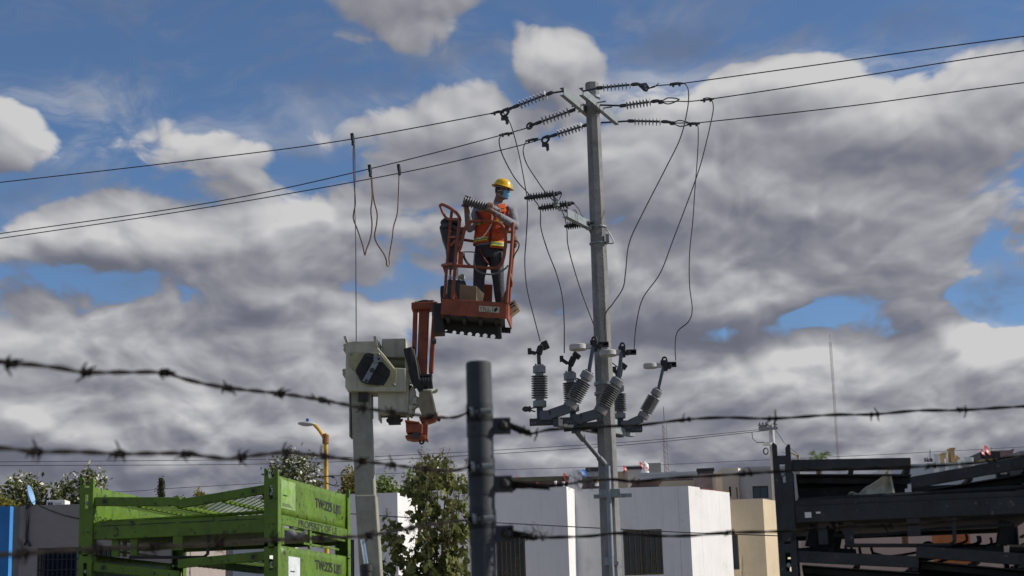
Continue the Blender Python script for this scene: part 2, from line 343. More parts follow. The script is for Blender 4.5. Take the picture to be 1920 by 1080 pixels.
# ------------------------------------------------------------------ houses
def window(parent, x0, x1, z0, z1, y, bars=0, barmat=None, rails=2, mullion=True, scroll=False, framem=None):
    """a recessed window in a wall whose outer face is at y; frame, pane, and a grille of single bars"""
    fm = framem or darksteel; t = 0.05
    w = MB()
    w.box2((x0, y+.10, z0), (x0+t, y+.16, z1)); w.box2((x1-t, y+.10, z0), (x1, y+.16, z1))
    w.box2((x0+t, y+.10, z0), (x1-t, y+.16, z0+t)); w.box2((x0+t, y+.10, z1-t), (x1-t, y+.16, z1))
    if mullion: xm = (x0+x1)/2; w.box2((xm-.025, y+.105, z0+t), (xm+.025, y+.155, z1-t))
    wo = w.build('window', fm, parent)
    p = MB(); p.box2((x0+t, y+.125, z0+t), (x1-t, y+.135, z1-t)); p.build('pane', glass, wo)
    if bars:
        bm_ = barmat or blackbar
        ref = None
        for i in range(bars):
            bx = x0+.03+(x1-x0-.06)*i/(bars-1)
            if ref is None:
                b = MB(); b.box2((-.011, -.011, 0), (.011, .011, z1-z0-.02)); ref = b.mesh('bar', bm_)
            put('bar', ref, wo, (bx, y+.03, z0+.01))
        for i in range(rails):
            zz = z0+.03+(z1-z0-.06)*i/(rails-1)
            b = MB(); b.box2((x0+.005, y+.012, zz-.012), (x1-.005, y+.048, zz+.012)); b.build('rail', bm_, wo)
        if scroll:
            b = MB()
            for (cx, cz, r) in ((x1-.25, z0+.52, .07), (x1-.25, z0+.36, .08), (x1-.36, z0+.15, .08), (x1-.55, z0+.13, .07)):
                b.tube([V(cx+r*(1-k/26)*math.cos(k*.45), y+.03, cz+r*(1-k/26)*math.sin(k*.45)) for k in range(20)], .008, 5)
            b.build('scrollwork', bm_, wo)
    return wo
def X(px, py, Y): return P(px, py, Y).x
def Z(px, py, Y): return P(px, py, Y).z
def block_house(name, label, px0, px1, pyt, Y, depth, wm, cat='house', group=None, cap=None, z0=0.0, capm=None, side=None):
    """box house whose front stands at Y between two photo columns with its roof edge at row pyt"""
    x0 = X(px0, pyt, Y); x1 = X(px1, pyt, Y); zt = Z((px0+px1)/2, pyt, Y)
    t = thing(name, label, cat, ((x0+x1)/2, Y+depth/2, z0), group)
    m = MB(); m.box2((x0, Y, z0), (x1, Y+depth, zt)); wo = m.build('wall', wm, t)
    if cap:
        m = MB(); m.box2((x0-.06, Y-.06, zt+.002), (x1+.06, Y+depth+.06, zt+cap)); m.build('roof_edge', capm or wm, t)
    return t, wo, (x0, x1, zt)

# white row house in the middle (stepped plan; its right-hand faces catch the sun)
YA = 49.0; ztA = Z(1062, 912, YA); YB = 50.0
t = thing('row_house', 'long white stucco row house with barred windows behind the power pole', 'house', (X(1060, 912, YA), 54, 0))
def plan(px, Y): return (X(px, 912, Y), Y)
a1 = plan(800, YA); a2 = plan(1062, YA); a3 = (X(1077, 912, YB), YB); a4 = (X(1290, 905, YB), YB)
a6 = (X(1367, 913, 52.2), 52.2); a5 = (a4[0]+(a6[0]-a4[0])*.27, a4[1]+(a6[1]-a4[1])*.27)
m = MB(); m.prism([(x, y, 0) for x, y in (a1, a2, a3, a4, a5, (a5[0], 60), (a1[0], 60))], (0, 0, ztA)); w1 = m.build('wall', white_wall, t)
ztL = Z(1312, 916.5, 50.6)
m = MB(); m.prism([(x, y, 0) for x, y in ((a5[0]+.002, a5[1]), a6, (a6[0], 59), (a5[0]+.002, 59))], (0, 0, ztL)); m.build('wall', white_wall, t)
m = MB(); m.prism([(x, y, ztL+.002) for x, y in ((a5[0]+.05, a5[1]+.03), (a6[0]-.02, a6[1]+.02), (a6[0]-.1, 58.8), (a5[0]+.05, 58.8))], (0, 0, .02)); m.build('roof_edge', mat('red_roof_paint', (0.22, 0.03, 0.02), 0.8), t)
wx0, wx1 = X(1168, 1000, YB), X(1241, 1000, YB); wz1 = Z(1205, 993, YB); wz0 = Z(1208, 1078, YB)
vx0, vx1 = X(930, 1010, YA), X(984, 1010, YA); vz1 = Z(960, 1000, YA); vz0 = Z(960, 1084, YA)
cut(w1, [((wx0, YB-.3, wz0), (wx1, YB+.17, wz1)), ((vx0, YA-.3, vz0), (vx1, YA+.17, vz1)), ((X(1237, 960, YB)+.55, YB-.1, -1), (X(1237, 960, YB)+.565, YB+.012, ztA+1))])
window(t, wx0, wx1, wz0, wz1, YB, bars=8, barmat=barm, scroll=True)
window(t, vx0, vx1, vz0, vz1, YA, bars=7, barmat=barm, scroll=True)
m = MB(); m.tube([P(1062+k*.9+2, 945+12*k, YB-.012) for k in range(12)], .012, 5)

# the white house further left, behind the shrub
YC = 47.0; ztC = Z(700, 925, YC)
t = thing('row_house', 'white stucco row house behind the leafy shrub and the crane boom', 'house', (X(700, 925, YC), 50, 0))
b1 = plan(560, YC); b2 = (X(745, 925, YC), YC); b4 = (X(792, 940, 48.9), 48.9); b3 = (b2[0]+(b4[0]-b2[0])*.45, b2[1]+(b4[1]-b2[1])*.45)
m = MB(); m.prism([(x, y, 0) for x, y in (b1, b2, b3, (b3[0], 56), (b1[0], 56))], (0, 0, ztC)); wc = m.build('wall', white_wall, t)
m = MB(); m.prism([(x, y, 0) for x, y in ((b3[0]+.002, b3[1]), b4, (b4[0], 55), (b3[0]+.002, 55))], (0, 0, Z(780, 941, 48.4))); m.build('wall', white_wall, t)
g0, g1 = X(628, 1030, YC), X(664, 1030, YC)
cut(wc, [((g0, YC-.3, 1.2), (g1, YC+.17, Z(650, 1012, YC)))])
window(t, g0, g1, 1.2, Z(650, 1012, YC), YC, bars=7, rails=3)

# taupe house on the far left with a barred opening
YT = 40.0
t, wo, (x0, x1, zt) = block_house('taupe_house', 'dark taupe stucco house with black window grille at the far left', 38, 330, 944, YT, 8, taupe_wall)
o0, o1 = X(70, 1040, YT), X(215, 1040, YT); oz1 = Z(110, 1027, YT); oz0 = Z(110, 1110, YT)
m = MB(); m.box2((X(20, 950, YT), YT+.004, 0), (x0-.002, YT+8, Z(30, 950, YT))); m.build('wall', grey_wall, t)
cut(wo, [((o0, YT-.3, oz0), (o1, YT+.17, oz1))])
window(t, o0, o1, oz0, oz1, YT, bars=17, rails=5, mullion=True, framem=mat('pale_frame', (0.35, 0.35, 0.34), 0.6))
m = MB(); m.tube([P(53, 946, YT-.03), P(52, 975, YT-.03), P(50, 1005, YT-.03), P(51, 1015, YT-.03)], .035, 6)
m.tube([P(46, 1022, YT-.04), P(51, 1012, YT-.05), P(57, 1024, YT-.04)], .03, 6); m.build('cable_bundle', black, t)
m = MB(); m.tube([P(x, y, YT-.02) for x, y in ((74, 948), (95, 957), (120, 966), (150, 973), (185, 980))], .012, 5); m.build('cable', black, t)
t, wo, _ = block_house('blue_wall', 'bright blue painted wall at the left edge behind the wires', -60, 19, 950, 37.0, .25, blue_wall, cat='wall')
# houses seen low through the racks
block_house('cream_house', 'cream house seen through the gap in the green racks', 196, 262, 1000, 62, 8, mat('cream_stucco', (0.68, 0.63, 0.52), 0.9, 0, .04, 1.5))
block_house('ochre_house', 'ochre house seen through the gap beside the cream house', 264, 286, 1003, 60, 8, ochre_wall)
block_house('pale_house', 'pale grey house seen through the right part of the rack gap', 288, 500, 1004, 58, 8, white_wall)
t, wo, (x0, x1, zt) = block_house('pink_house', 'long pink stucco house glimpsed through the dark racks', 1500, 1965, 984, 42, .35, pink_wall)
for (pa, pb, pt, pb2) in ((1690, 1702, 1000, 1022),):
    cut(wo, [((X(pa, pt, 42), 41.7, Z(pa, pb2, 42)), (X(pb, pt, 42), 42.17, Z(pa, pt, 42)))])
    window(t, X(pa, pt, 42), X(pb, pt, 42), Z(pa, pb2, 42), Z(pa, pt, 42), 42, mullion=False, framem=mat('orange_stucco', (0.5, 0.16, 0.05), 0.9))
t, wo, (x0, x1, zt) = block_house('orange_wall', 'small orange wall with a row of openings glimpsed through the dark racks', 1752, 1818, 1001, 39.5, .3, mat('orange_stucco', (0.5, 0.16, 0.05), 0.9), cat='wall')
hs = []
for k in range(4): xx = X(1782+k*9.5, 1020, 39.5); hs.append(((xx, 39, Z(1800, 1026, 39.5)), (xx+.075, 40, Z(1800, 1019, 39.5))))
cut(wo, hs)

# beige house, right of the white one
YD = 55.0
t = thing('beige_house', 'beige stucco house with one sunlit side next to the dark racks', 'house', (X(1410, 935, YD), 50, 0))
c1 = (X(1355, 936, YD), YD); c2 = (X(1430, 935, YD), YD); c3 = (X(1478, 945, 57.0), 57.0)
m = MB(); m.prism([(x, y, 0) for x, y in (c1, c2, c3, (c3[0], 63), (c1[0], 63))], (0, 0, Z(1430, 935, YD))); wd = m.build('wall', beige_wall, t)
e0, e1 = X(1371, 1010, YD), X(1384, 1010, YD); ez1 = Z(1377, 1003, YD); ez0 = Z(1377, 1068, YD)
cut(wd, [((e0, YD-.3, ez0), (e1, YD+.17, ez1))]); window(t, e0, e1, ez0, ez1, YD, mullion=False)
m = MB(); m.tube([P(1390, 1045, YD-.01), P(1390, 1080, YD-.01)], .03, 6); m.build('pipe', beige_wall, t)

# grey house with a dark window behind it
t, wo, (x0, x1, zt) = block_house('grey_house', 'grey house with one dark window above the beige house', 1397, 1500, 880, 66, 9, mat('mid_grey_stucco', (0.36, 0.37, 0.39), 0.9, 0, .05, 1.5), cap=.12)
q0, q1 = X(1411, 920, 66), X(1441, 920, 66); qa = Z(1425, 934, 66); qb = Z(1425, 911, 66)
cut(wo, [((q0, 65.7, qa), (q1, 66.17, qb))]); window(t, q0, q1, qa, qb, 66)
# tall white house with a bright sunlit side
t = thing('tower_house', 'tall narrow cream house with a bright white sunlit side', 'house', (X(1385, 880, 68), 71, 0))
d1 = (X(1352, 880, 68), 68); d2 = (X(1384, 878, 68), 68); d3 = (X(1398, 880, 69.5), 69.5)
m = MB(); m.prism([(x, y, 0) for x, y in (d1, d2, d3, (d3[0], 76), (d1[0], 76))], (0, 0, Z(1384, 877, 68))); wo = m.build('wall', mat('cream_white_stucco', (0.66, 0.60, 0.50), 0.9, 0, .04, 1.5), t)
f0, f1 = X(1367, 920, 68), X(1371, 920, 68); cut(wo, [((f0, 67.7, Z(1369, 931, 68)), (f1, 68.17, Z(1369, 912, 68)))])
window(t, f0, f1, Z(1369, 931, 68), Z(1369, 912, 68), 68, mullion=False)
f0, f1 = X(1380.5, 920, 68), X(1383, 920, 68); cut(wo, [((f0, 67.7, Z(1381, 934, 68)), (f1, 68.17, Z(1381, 914, 68)))])
# second row of roofs between the pole and the tower house
RG = 'houses of the second row'
block_house('low_house', 'long low dark house under red dishes left of the pole', 915, 1064, 903, 63, 7, brown_wall, group=RG, cap=.16, capm=mat('olive_trim', (0.13, 0.12, 0.07), 0.8))
block_house('brown_house', 'brown house with a black roof slab just left of the pole', 1098, 1150, 893, 66, 8, brown_wall, group=RG)
block_house('roof_room', 'pale rooftop room with a black slab beside the pole', 1101, 1129, 884, 70, 4, pale_wall, cap=.16, capm=darksteel)
block_house('tan_house', 'tan house half hidden right behind the pole', 1150, 1176, 884, 70, 6, beige_wall, group=RG)
block_house('pale_house', 'small pale house with a black roof edge right of the pole', 1176, 1201, 880, 71, 6, pale_wall, group=RG, cap=.12, capm=darksteel)
block_house('block_house', 'bare grey block rooftop room beside a white water tank', 1212, 1239, 868, 78, 5, block_wall, group=RG)
block_house('long_house', 'long pale house with a flat slab roof left of the tower house', 1196, 1355, 889, 75, 7, pale_wall, group=RG, cap=.1)
block_house('shaded_house', 'long dark house with a tan band behind the white parapet', 1190, 1300, 899, 64, 6, brown_wall, group=RG)
block_house('ochre_band', 'tan house wall just above the white parapet', 1242, 1330, 901, 62, 5, beige_wall, group=RG)
block_house('pinkish_house', 'pinkish brown house beside the white parapet step', 1312, 1342, 888, 60, 6, mat('mauve_stucco', (0.36, 0.27, 0.25), 0.9), group=RG)
block_house('cream_house', 'cream house left of the tall tower house', 1341, 1353, 886, 59, 6, beige_wall, group=RG)
t = thing('roof_gable', 'small white gable on the far roof', 'house', P(1262, 890, 90))
m = MB(); pa, pb, pc = P(1253, 887, 90), P(1271, 885.5, 90), P(1262, 881.5, 90); m.prism([pa, pb, pc], (0, 3, 0)); m.prism([(pa.x, 90.3, 0), (pb.x, 90.3, 0), (pb.x, 90.3, pb.z-.01), (pa.x, 90.3, pa.z-.01)], (0, 3.5, 0)); m.build('wall', white_wall, t)
# right background, above the dark racks
t, wo, (x0, x1, zt) = block_house('pale_blue_house', 'long pale house with pipes on its roof above the dark racks', 1668, 1898, 868, 58, 8, mat('pale_blue_stucco', (0.46, 0.52, 0.57), 0.9, 0, .04, 1.5))
for (px, w, h, mt_) in ((1755, 8, 20, whitep), (1775, 4, 12, whitep), (1823, 4, 14, whitep), (1800, 5, 6, whitep)):
    q = P(px, 872, 57.8); m = MB(); m.box2((q.x-w/110, 57.7, q.z-.3), (q.x+w/110, 57.9, q.z+h/55)); m.build('pipe', mt_, t)
m = MB(); m.box2((X(1808, 860, 57.5), 57.5, Z(1815, 872, 57.5)), (X(1822, 860, 57.5), 58.4, Z(1815, 857, 57.5))); m.build('chimney', whitep, t)
t = thing('roof_room', 'ochre rooftop parapet with two stub columns near the red dishes', 'house', P(1800, 866, 66))
zr = Z(1800, 866, 66)
m = MB(); m.box2((X(1765, 866, 66), 66, 0), (X(1872, 866, 66), 72, zr)); m.build('wall', ochre_wall, t)
for (pa, pb, pt) in ((1771, 1777, 850), (1786, 1793, 841)):
    m = MB(); m.box2((X(pa, pt, 66), 66.3, zr+.002), (X(pb, pt, 66), 66.8, Z(pa, pt, 66))); m.box2((X(pa, pt, 66)-.03, 66.25, Z(pa, pt, 66)), (X(pb, pt, 66)+.03, 66.85, Z(pa, pt, 66)+.06)); m.build('column', ochre_wall, t)
m = MB(); m.prism([P(1793, 853, 66.4), P(1806, 864, 66.4), P(1793, 864, 66.4)], (0, .2, 0)); m.build('brace', ochre_wall, t)
block_house('dark_roof_room', 'ochre rooftop room with a black slab under the red dishes', 1841, 1872, 860, 63, 4, ochre_wall, cap=.25, capm=black)
t = thing('mauve_house', 'mauve house with a slanted parapet at the right edge', 'house', P(1880, 860, 67))
pts = [P(1859, 845, 67), P(1893, 844, 67), P(1902, 841, 67), P(1898, 853, 67), P(1899, 866, 67)]
m = MB(); q0 = P(1859, 900, 67); q1 = P(1899, 900, 67); m.prism([V(q0.x, 67, 0)]+[V(p.x, 67, p.z) for p in pts]+[V(pts[-1].x, 67, 0)], (0, 5, 0)); m.build('wall', mat('mauve_dark', (0.24, 0.17, 0.17), 0.9), t)
block_house('dark_house', 'dark rooftop block at the right edge', 1901, 1990, 848, 60, 5, brown_wall)
block_house('grey_post_house', 'dark grey narrow roof block at the right edge', 1912, 1960, 845, 55, 4, grey_wall)

# rooftop things
def dish(px, py, Y, hpx, m_, label, yaw, tilt, group=None):
    sc_ = hpx*Y/FPX/2; p = P(px, py, Y)
    t = thing('satellite_dish', label, 'satellite dish', (p.x, Y, p.z-sc_*1.3), group, local=True)
    prof = [(0.30*(k/6)**2, k/6) for k in range(7)]
    d = Matrix.Rotation(R(yaw), 3, 'Z') @ Vector((0, -math.cos(R(tilt)), math.sin(R(tilt))))
    c = V(0, 0, sc_*1.3)
    pr = [(-0.02*sc_, 0.02*sc_)]+[(h*sc_-.02*sc_, r*sc_) for h, r in prof[1:]]
    pr += [(h*sc_+.0*sc_, r*sc_) for h, r in reversed(prof[1:])]+[(0, 0.02*sc_)]
    b = MB(); b.lathe(c-d*sc_*.25, d, pr, 24, caps=True); b.build('reflector', m_, t, smooth=True)
    b = MB(); tip = c+d*sc_*1.05; b.tube([c-d*sc_*.2-V(0, 0, sc_*.9), c-V(0, 0, sc_*.75)+d*sc_*.4, tip], sc_*.03, 5); b.ell(tip, (sc_*.09,)*3, n=8, mm=6); b.build('feed_arm', darksteel, t)
    b = MB(); b.tube([c-d*sc_*.28, c-d*sc_*.45-V(0, 0, sc_*.3), V(0, 0, 0)-d*sc_*.45, V(0, 0, -sc_*.9)-d*sc_*.45], sc_*.07, 6); b.build('mast', darksteel, t)
    return t
dish(58, 928, 39.9, 39, bluedish, 'blue-grey satellite dish on the taupe house parapet', 90, 16)
DG = 'red satellite dishes on the far roofs'
for px, py, Y, h, yaw, lab in ((1061, 896, 62.9, 19, 62, 'red satellite dish standing over the long low house'), (1009, 909, 60, 11, 60, 'small red satellite dish low beside the white parapet'),
                      (971, 897, 64, 10, 60, 'smallest red satellite dish nearest the fence post'), (1172, 879, 69.8, 14, 62, 'red satellite dish just right of the pole'),
                      (1203, 873, 74, 15, 60, 'red satellite dish in front of the white water tank'), (1214, 879.5, 73, 9, 58, 'small red satellite dish at the foot of the block room'),
                      (1842.5, 848.5, 62.8, 15, 50, 'left of the two red satellite dishes at the right'), (1851, 844.5, 62.6, 20, 50, 'larger right-hand red satellite dish at the right')):
    dish(px, py, Y, h, reddish, lab, yaw, 22, DG)
dish(1095, 887, 64, 16, mat('blue_dish_deep', (0.04, 0.16, 0.48), .5), 'small blue satellite dish left of the pole', 40, 22)
p = P(1208.5, 883, 76); t = thing('water_tank', 'white water tank on the roof beside the block room', 'water tank', p)
m = MB(); m.lathe(p, (0, 0, 1), [(-.1, .2), (.0, .2), (.12, .19), (.2, .2), (.3, .18), (.34, .12), (.38, .06)], 16); m.build('body', whitep, t, smooth=True)
m = MB(); m.lathe(p+V(0, 0, .38), (0, 0, 1), [(0, .07), (.03, .07)], 12); m.build('lid', whitep, t)
p = P(105, 948, 44); t = thing('air_conditioner', 'white air conditioner box on the taupe roof', 'air conditioner', p)
m = MB(); m.box2((X(87, 940, 44), 44, p.z-.05), (X(122, 940, 44), 44.5, Z(105, 937.5, 44))); m.build('casing', whitep, t, bevel=.01)
for k in range(2):
    m = MB(); m.box2((X(90+k*5, 940, 44), 43.99, p.z+.02), (X(94+k*5, 940, 44), 44.01, Z(105, 941, 44)-.01)); m.build('grille', black, t)
m = MB(); m.box2((X(103, 940, 44), 43.99, p.z+.03), (X(116, 940, 44), 44.01, Z(105, 941, 44)-.03)); m.build('panel', pale_wall, t)
p = P(1322, 880, 72); t = thing('solar_tank', 'black tank lying on the long pale roof', 'tank', p)
m = MB(); m.tube([P(1306, 882, 72), P(1339, 880.5, 72)], .085, 10); m.build('body', black, t, smooth=True)
m = MB(); m.box2((X(1308, 886, 72), 71.9, p.z-.25), (X(1337, 886, 72), 72.1, p.z-.08)); m.build('stand', darksteel, t)
p = P(1124, 903, 58); t = thing('roof_vent', 'yellow bent vent pipe on the parapet left of the pole', 'vent pipe', p)
m = MB(); m.tube([P(1121, 911, 58), P(1121, 903, 58), P(1124, 898, 58), P(1125, 894, 58)], .05, 8); m.build('pipe', yellowp, t, smooth=True)
m = MB(); m.tube([P(1120, 911, 57.9), P(1120, 906, 57.9)], .085, 8); m.build('base', whitep, t, smooth=True)
for px, py, lab in ((1042, 908, 'small white roof pipe left of the white strip'), (1057, 909, 'white roof pipe nearest the red dish over the parapet')):
    p = P(px, py+3, 56); t = thing('roof_pipe', lab, 'pipe', p, 'white roof pipes')
    m = MB(); m.tube([p-V(0, 0, 1.0), p+V(0, 0, .12)], .035, 8); m.build('pipe', whitep, t)
    m = MB(); m.lathe(p+V(0, 0, .12), (0, 0, 1), [(0, .05), (.04, .05)], 10); m.build('cap', whitep, t)
# starter bars on the right roof
p = P(1740, 866, 60); t = thing('rebar_cluster', 'cluster of dark reinforcement bars on the pale roof', 'rebar', p)
random.seed(3)
for k in range(9):
    px = 1734+k*1.9; m = MB(); m.tube([P(px, 866, 60), P(px+random.uniform(-1, 1), 866-random.uniform(5, 9), 60)], .015, 4); m.build('bar', black, t)
m = MB(); m.tube([P(1743.5, 866, 60.2), P(1744, 843, 60.2)], .012, 4); m.build('antenna', black, t)
# lattice masts
def mast(px, pb, pt, Y, w, label):
    b = P(px, pb, Y); zt = Z(px+(pb-pt)*-.03, pt, Y); t = thing('lattice_mast', label, 'mast', (b.x, Y, 0))
    m = MB()
    cs = [V(b.x+w*math.cos(a), Y+w*math.sin(a), 0) for a in (0.3, 2.4, 4.5)]
    for c in cs: m.tube([c, c+V(0, 0, zt)], w*.11, 4)
    m.build('legs', mat('mast_hazed', (0.30, 0.25, 0.26), .8), t)  # reddish grey lightened to put distance haze into the colour
    m = MB(); z = 0; k = 0
    while z < zt-2*w:
        for i in range(3): m.tube([cs[i]+V(0, 0, z), cs[(i+1) % 3]+V(0, 0, z+2*w)], w*.08, 3)
        z += 2*w; k += 1
    o = m.build('lacing', mat('mast_hazed', (0.30, 0.25, 0.26), .8), t); o['kind'] = 'stuff'
    m = MB(); m.tube([V(b.x, Y, zt), V(b.x, Y, zt+w*6)], w*.12, 4)
    m.build('antenna', darksteel, t)
    return t, zt
t, zt = mast(1250, 886, 790, 150, .22, 'short red lattice mast right of the pole')
mast(1572, 860, 640, 260, .20, 'tall faint lattice mast above the dark racks')
# concrete utility pole and lamp far right
b = P(1449, 850, 62); zt = Z(1447, 797, 62); t = thing('utility_pole', 'pale utility pole with a crossarm beyond the dark rack', 'utility pole', (b.x, 62, 0))
m = MB(); m.lathe((b.x, 62, 0), (0, 0, 1), [(0, .16), (zt, .10)], 10); m.build('shaft', mat('pale_pole', (0.5, 0.5, 0.5), .8), t, smooth=True)
m = MB(); m.beam(P(1423, 806, 61.8), P(1458, 803, 61.8), .08, .08); m.build('crossarm', galv, t)
for px in (1426, 1432, 1438, 1454):
    q = P(px, 805-(px-1426)*.08, 61.8); m = MB(); m.lathe(q, (0, 0, 1), [(0, .05), (.05, .09), (.1, .05), (.15, .09), (.2, .05), (.26, .03)], 8); m.build('insulator', porc, t)
m = MB(); m.tube([P(1448, 833, 61.8), P(1436, 831, 61.8)], .05, 6); m.box(P(1437, 832, 61.8), (.25, .2, .12)); m.build('camera_arm', whitep, t)
m = MB(); 
for k in range(5): m.tube([P(1436+4.5*math.cos(a*.7+k), 846+6*math.sin(a*.7+k), 61.7+.03*k) for a in range(10)], .02, 4)
m.build('cable_coil', black, t)
m = MB(); m.tube([P(x, y, 61.6) for x, y in ((1410, 810), (1411, 822), (1420, 830), (1432, 829))], .015, 4); m.build('jumper', condm, t)
def lamp_post(name, label, Y, pole_px, top, arm, headpx, r, m_, blue):
    b = P(*pole_px, Y); zt = Z(top[0], top[1], Y); t = thing(name, label, 'street lamp', (b.x, Y, 0))
    m = MB(); m.lathe((b.x, Y, 0), (0, 0, 1), [(0, r*1.25), (zt, r)], 12); m.build('pole', m_, t, smooth=True)
    m = MB(); m.tube(catmull([P(*q, Y) for q in arm], 5), r*.75, 8); m.build('arm', m_, t, smooth=True)
    m = MB(); a, b2 = P(*headpx[0], Y), P(*headpx[1], Y); ln = (b2-a).length
    m.ell((a+b2)/2, (ln/2, ln*.22, ln*.13), Matrix.Rotation(-math.atan2((b2-a).z, (b2-a).x), 3, 'Y'), 20, 10); m.build('lamp_head', mat('lamp_grey', (0.42, 0.43, 0.44), .5), t, smooth=True)
    m = MB(); m.ell((a+b2)/2-V(0, 0, ln*.05), (ln*.33, ln*.15, ln*.10), None, 16, 8); m.build('lens', mat('lamp_lens', (0.55, 0.56, 0.55), .25), t, smooth=True)
    if blue:
        m = MB(); q = (a+b2)/2+V(ln*.05, 0, ln*.12); m.lathe(q, (0, 0, 1), [(0, ln*.09), (ln*.14, ln*.09), (ln*.17, ln*.05)], 10); m.build('photocell', mat('blue_cell', (0.02, 0.09, 0.45), .4), t, smooth=True)
    return t
t = lamp_post('street_lamp', 'yellow street lamp with a blue photocell behind the green racks', 42, (612, 1000), (610, 813), [(610, 826), (606, 818), (598, 806), (589, 796)], ((558, 794), (592, 795)), .055, yellowp, True)
m = MB(); m.lathe((t.location.x, 42, Z(610, 832, 42)), (0, 0, 1), [(0, .085), (.22, .085)], 10); m.build('collar', mat('rusty_collar', (0.3, 0.13, 0.04), .7), t)
for dx in (-12, 14):
    m = MB(); m.ell(P(611+dx*.95, 894, 41.9), (.045, .045, .035), n=8, mm=6); m.build('cable_clamp', black, t)
m = MB(); m.tube([P(x, y, 41.9) for x, y in ((598, 894), (611, 893), (625, 893))], .012, 4)
m.tube(catmull([P(x, y, 41.9) for x, y in ((625, 893), (632, 902), (628, 910), (618, 908), (611, 905))], 4), .012, 4); m.build('drop_wire', black, t)
lamp_post('street_lamp', 'small tan street lamp just beyond the dark rack', 70, (1498, 870), (1496, 853), [(1496, 858), (1492, 853), (1482, 849), (1474, 848)], ((1466, 847), (1476, 849)), .045, mat('tan_paint', (0.35, 0.24, 0.1), .6), False)
# thin lines in the distance
LG = 'thin far power lines'
for lab, pts, Y in (('upper thin far line across the lower sky', ((-200, 868), (0, 866), (450, 862), (680, 857), (930, 844), (1200, 827), (1440, 804)), 63),
               ('lower thin far line across the lower sky', ((-200, 875), (0, 873), (430, 871), (680, 864), (930, 851), (1200, 832), (1440, 807)), 63),
               ('thin far line running just over the far roofs', ((560, 893), (700, 889), (930, 881), (1200, 873), (1440, 862), (1680, 851), (1920, 838), (2100, 829)), 80),
               ('thin far line dipping behind the green racks', ((-200, 905), (60, 913), (210, 922), (330, 915), (500, 905), (640, 892), (700, 889)), 70)):
    m = MB(); m.tube(catmull([P(x, y, Y) for x, y in pts], 5), .010, 4); tag(m.build('power_line', condm), lab, 'power line', LG)
m = MB(); m.tube(catmull([P(x, y, 45) for x, y in ((640, 962), (760, 970), (930, 980), (1080, 988), (1300, 999), (1500, 1006))], 4), .013, 4)
tag(m.build('house_cable', condm), 'thin cable strung across the white house front', 'cable')
m = MB(); m.tube([P(1452, 803, 62), P(1470, 830, 66), P(1497, 853, 70)], .012, 4); tag(m.build('span_wire', condm), 'slanting thin wire from the far pole to the tan lamp', 'cable')

# ------------------------------------------------------------------ collapsible steel racks
RW, RL, RP = 1.465, 1.78, 0.48
def column_mesh(m_):
    m = MB(); w = .10; z0, z1 = RP-.16, RP-.06
    m.box2((0, 0, 0), (w, .012, z0)); m.box2((0, 0, z0), (.036, .012, z1)); m.box2((.064, 0, z0), (w, .012, z1)); m.box2((0, 0, z1), (w, .012, RP-.012))
    m.box2((0, .012, 0), (.010, .075, RP-.012)); m.box2((w-.010, .012, 0), (w, .075, RP-.012))
    m.prism([(0, .0, RP-.012), (.028, 0, RP-.012), (.028, 0, RP+.045), (.012, 0, RP+.062), (0, 0, RP+.055)], (0, .03, 0))
    m.prism([(w-.028, .0, RP-.012), (w, 0, RP-.012), (w, 0, RP+.045), (w-.012, 0, RP+.05), (w-.028, 0, RP+.03)], (0, .03, 0))
    return m.mesh('column', m_)
def mesh_panel(m_, x0, z0, x1, z1, y0, y1):
    m = MB(); n = 17; L_ = y1-y0; W_ = x1-x0
    def pt(u, v): return V(x0+W_*u, y0+L_*v, z0+(z1-z0)*u)
    for k in range(-n, n):
        for s in (1, -1):
            pts = []
            for (u, v) in ((0, k/n), (1, k/n+.55)):
                pts.append((u, v))
            (ua, va), (ub, vb) = pts
            if va < 0: ua = -va/(vb-va); va = 0
            if vb > 1:
                ub = (1-va)/(vb-va)*(ub-ua)+ua; vb = 1
            if va >= 1 or ub <= ua: continue
            if s < 0: va, vb = 1-va, 1-vb
            m.beam(pt(ua, va), pt(ub, vb), .0075, .003)
    return m
BOLT = {}
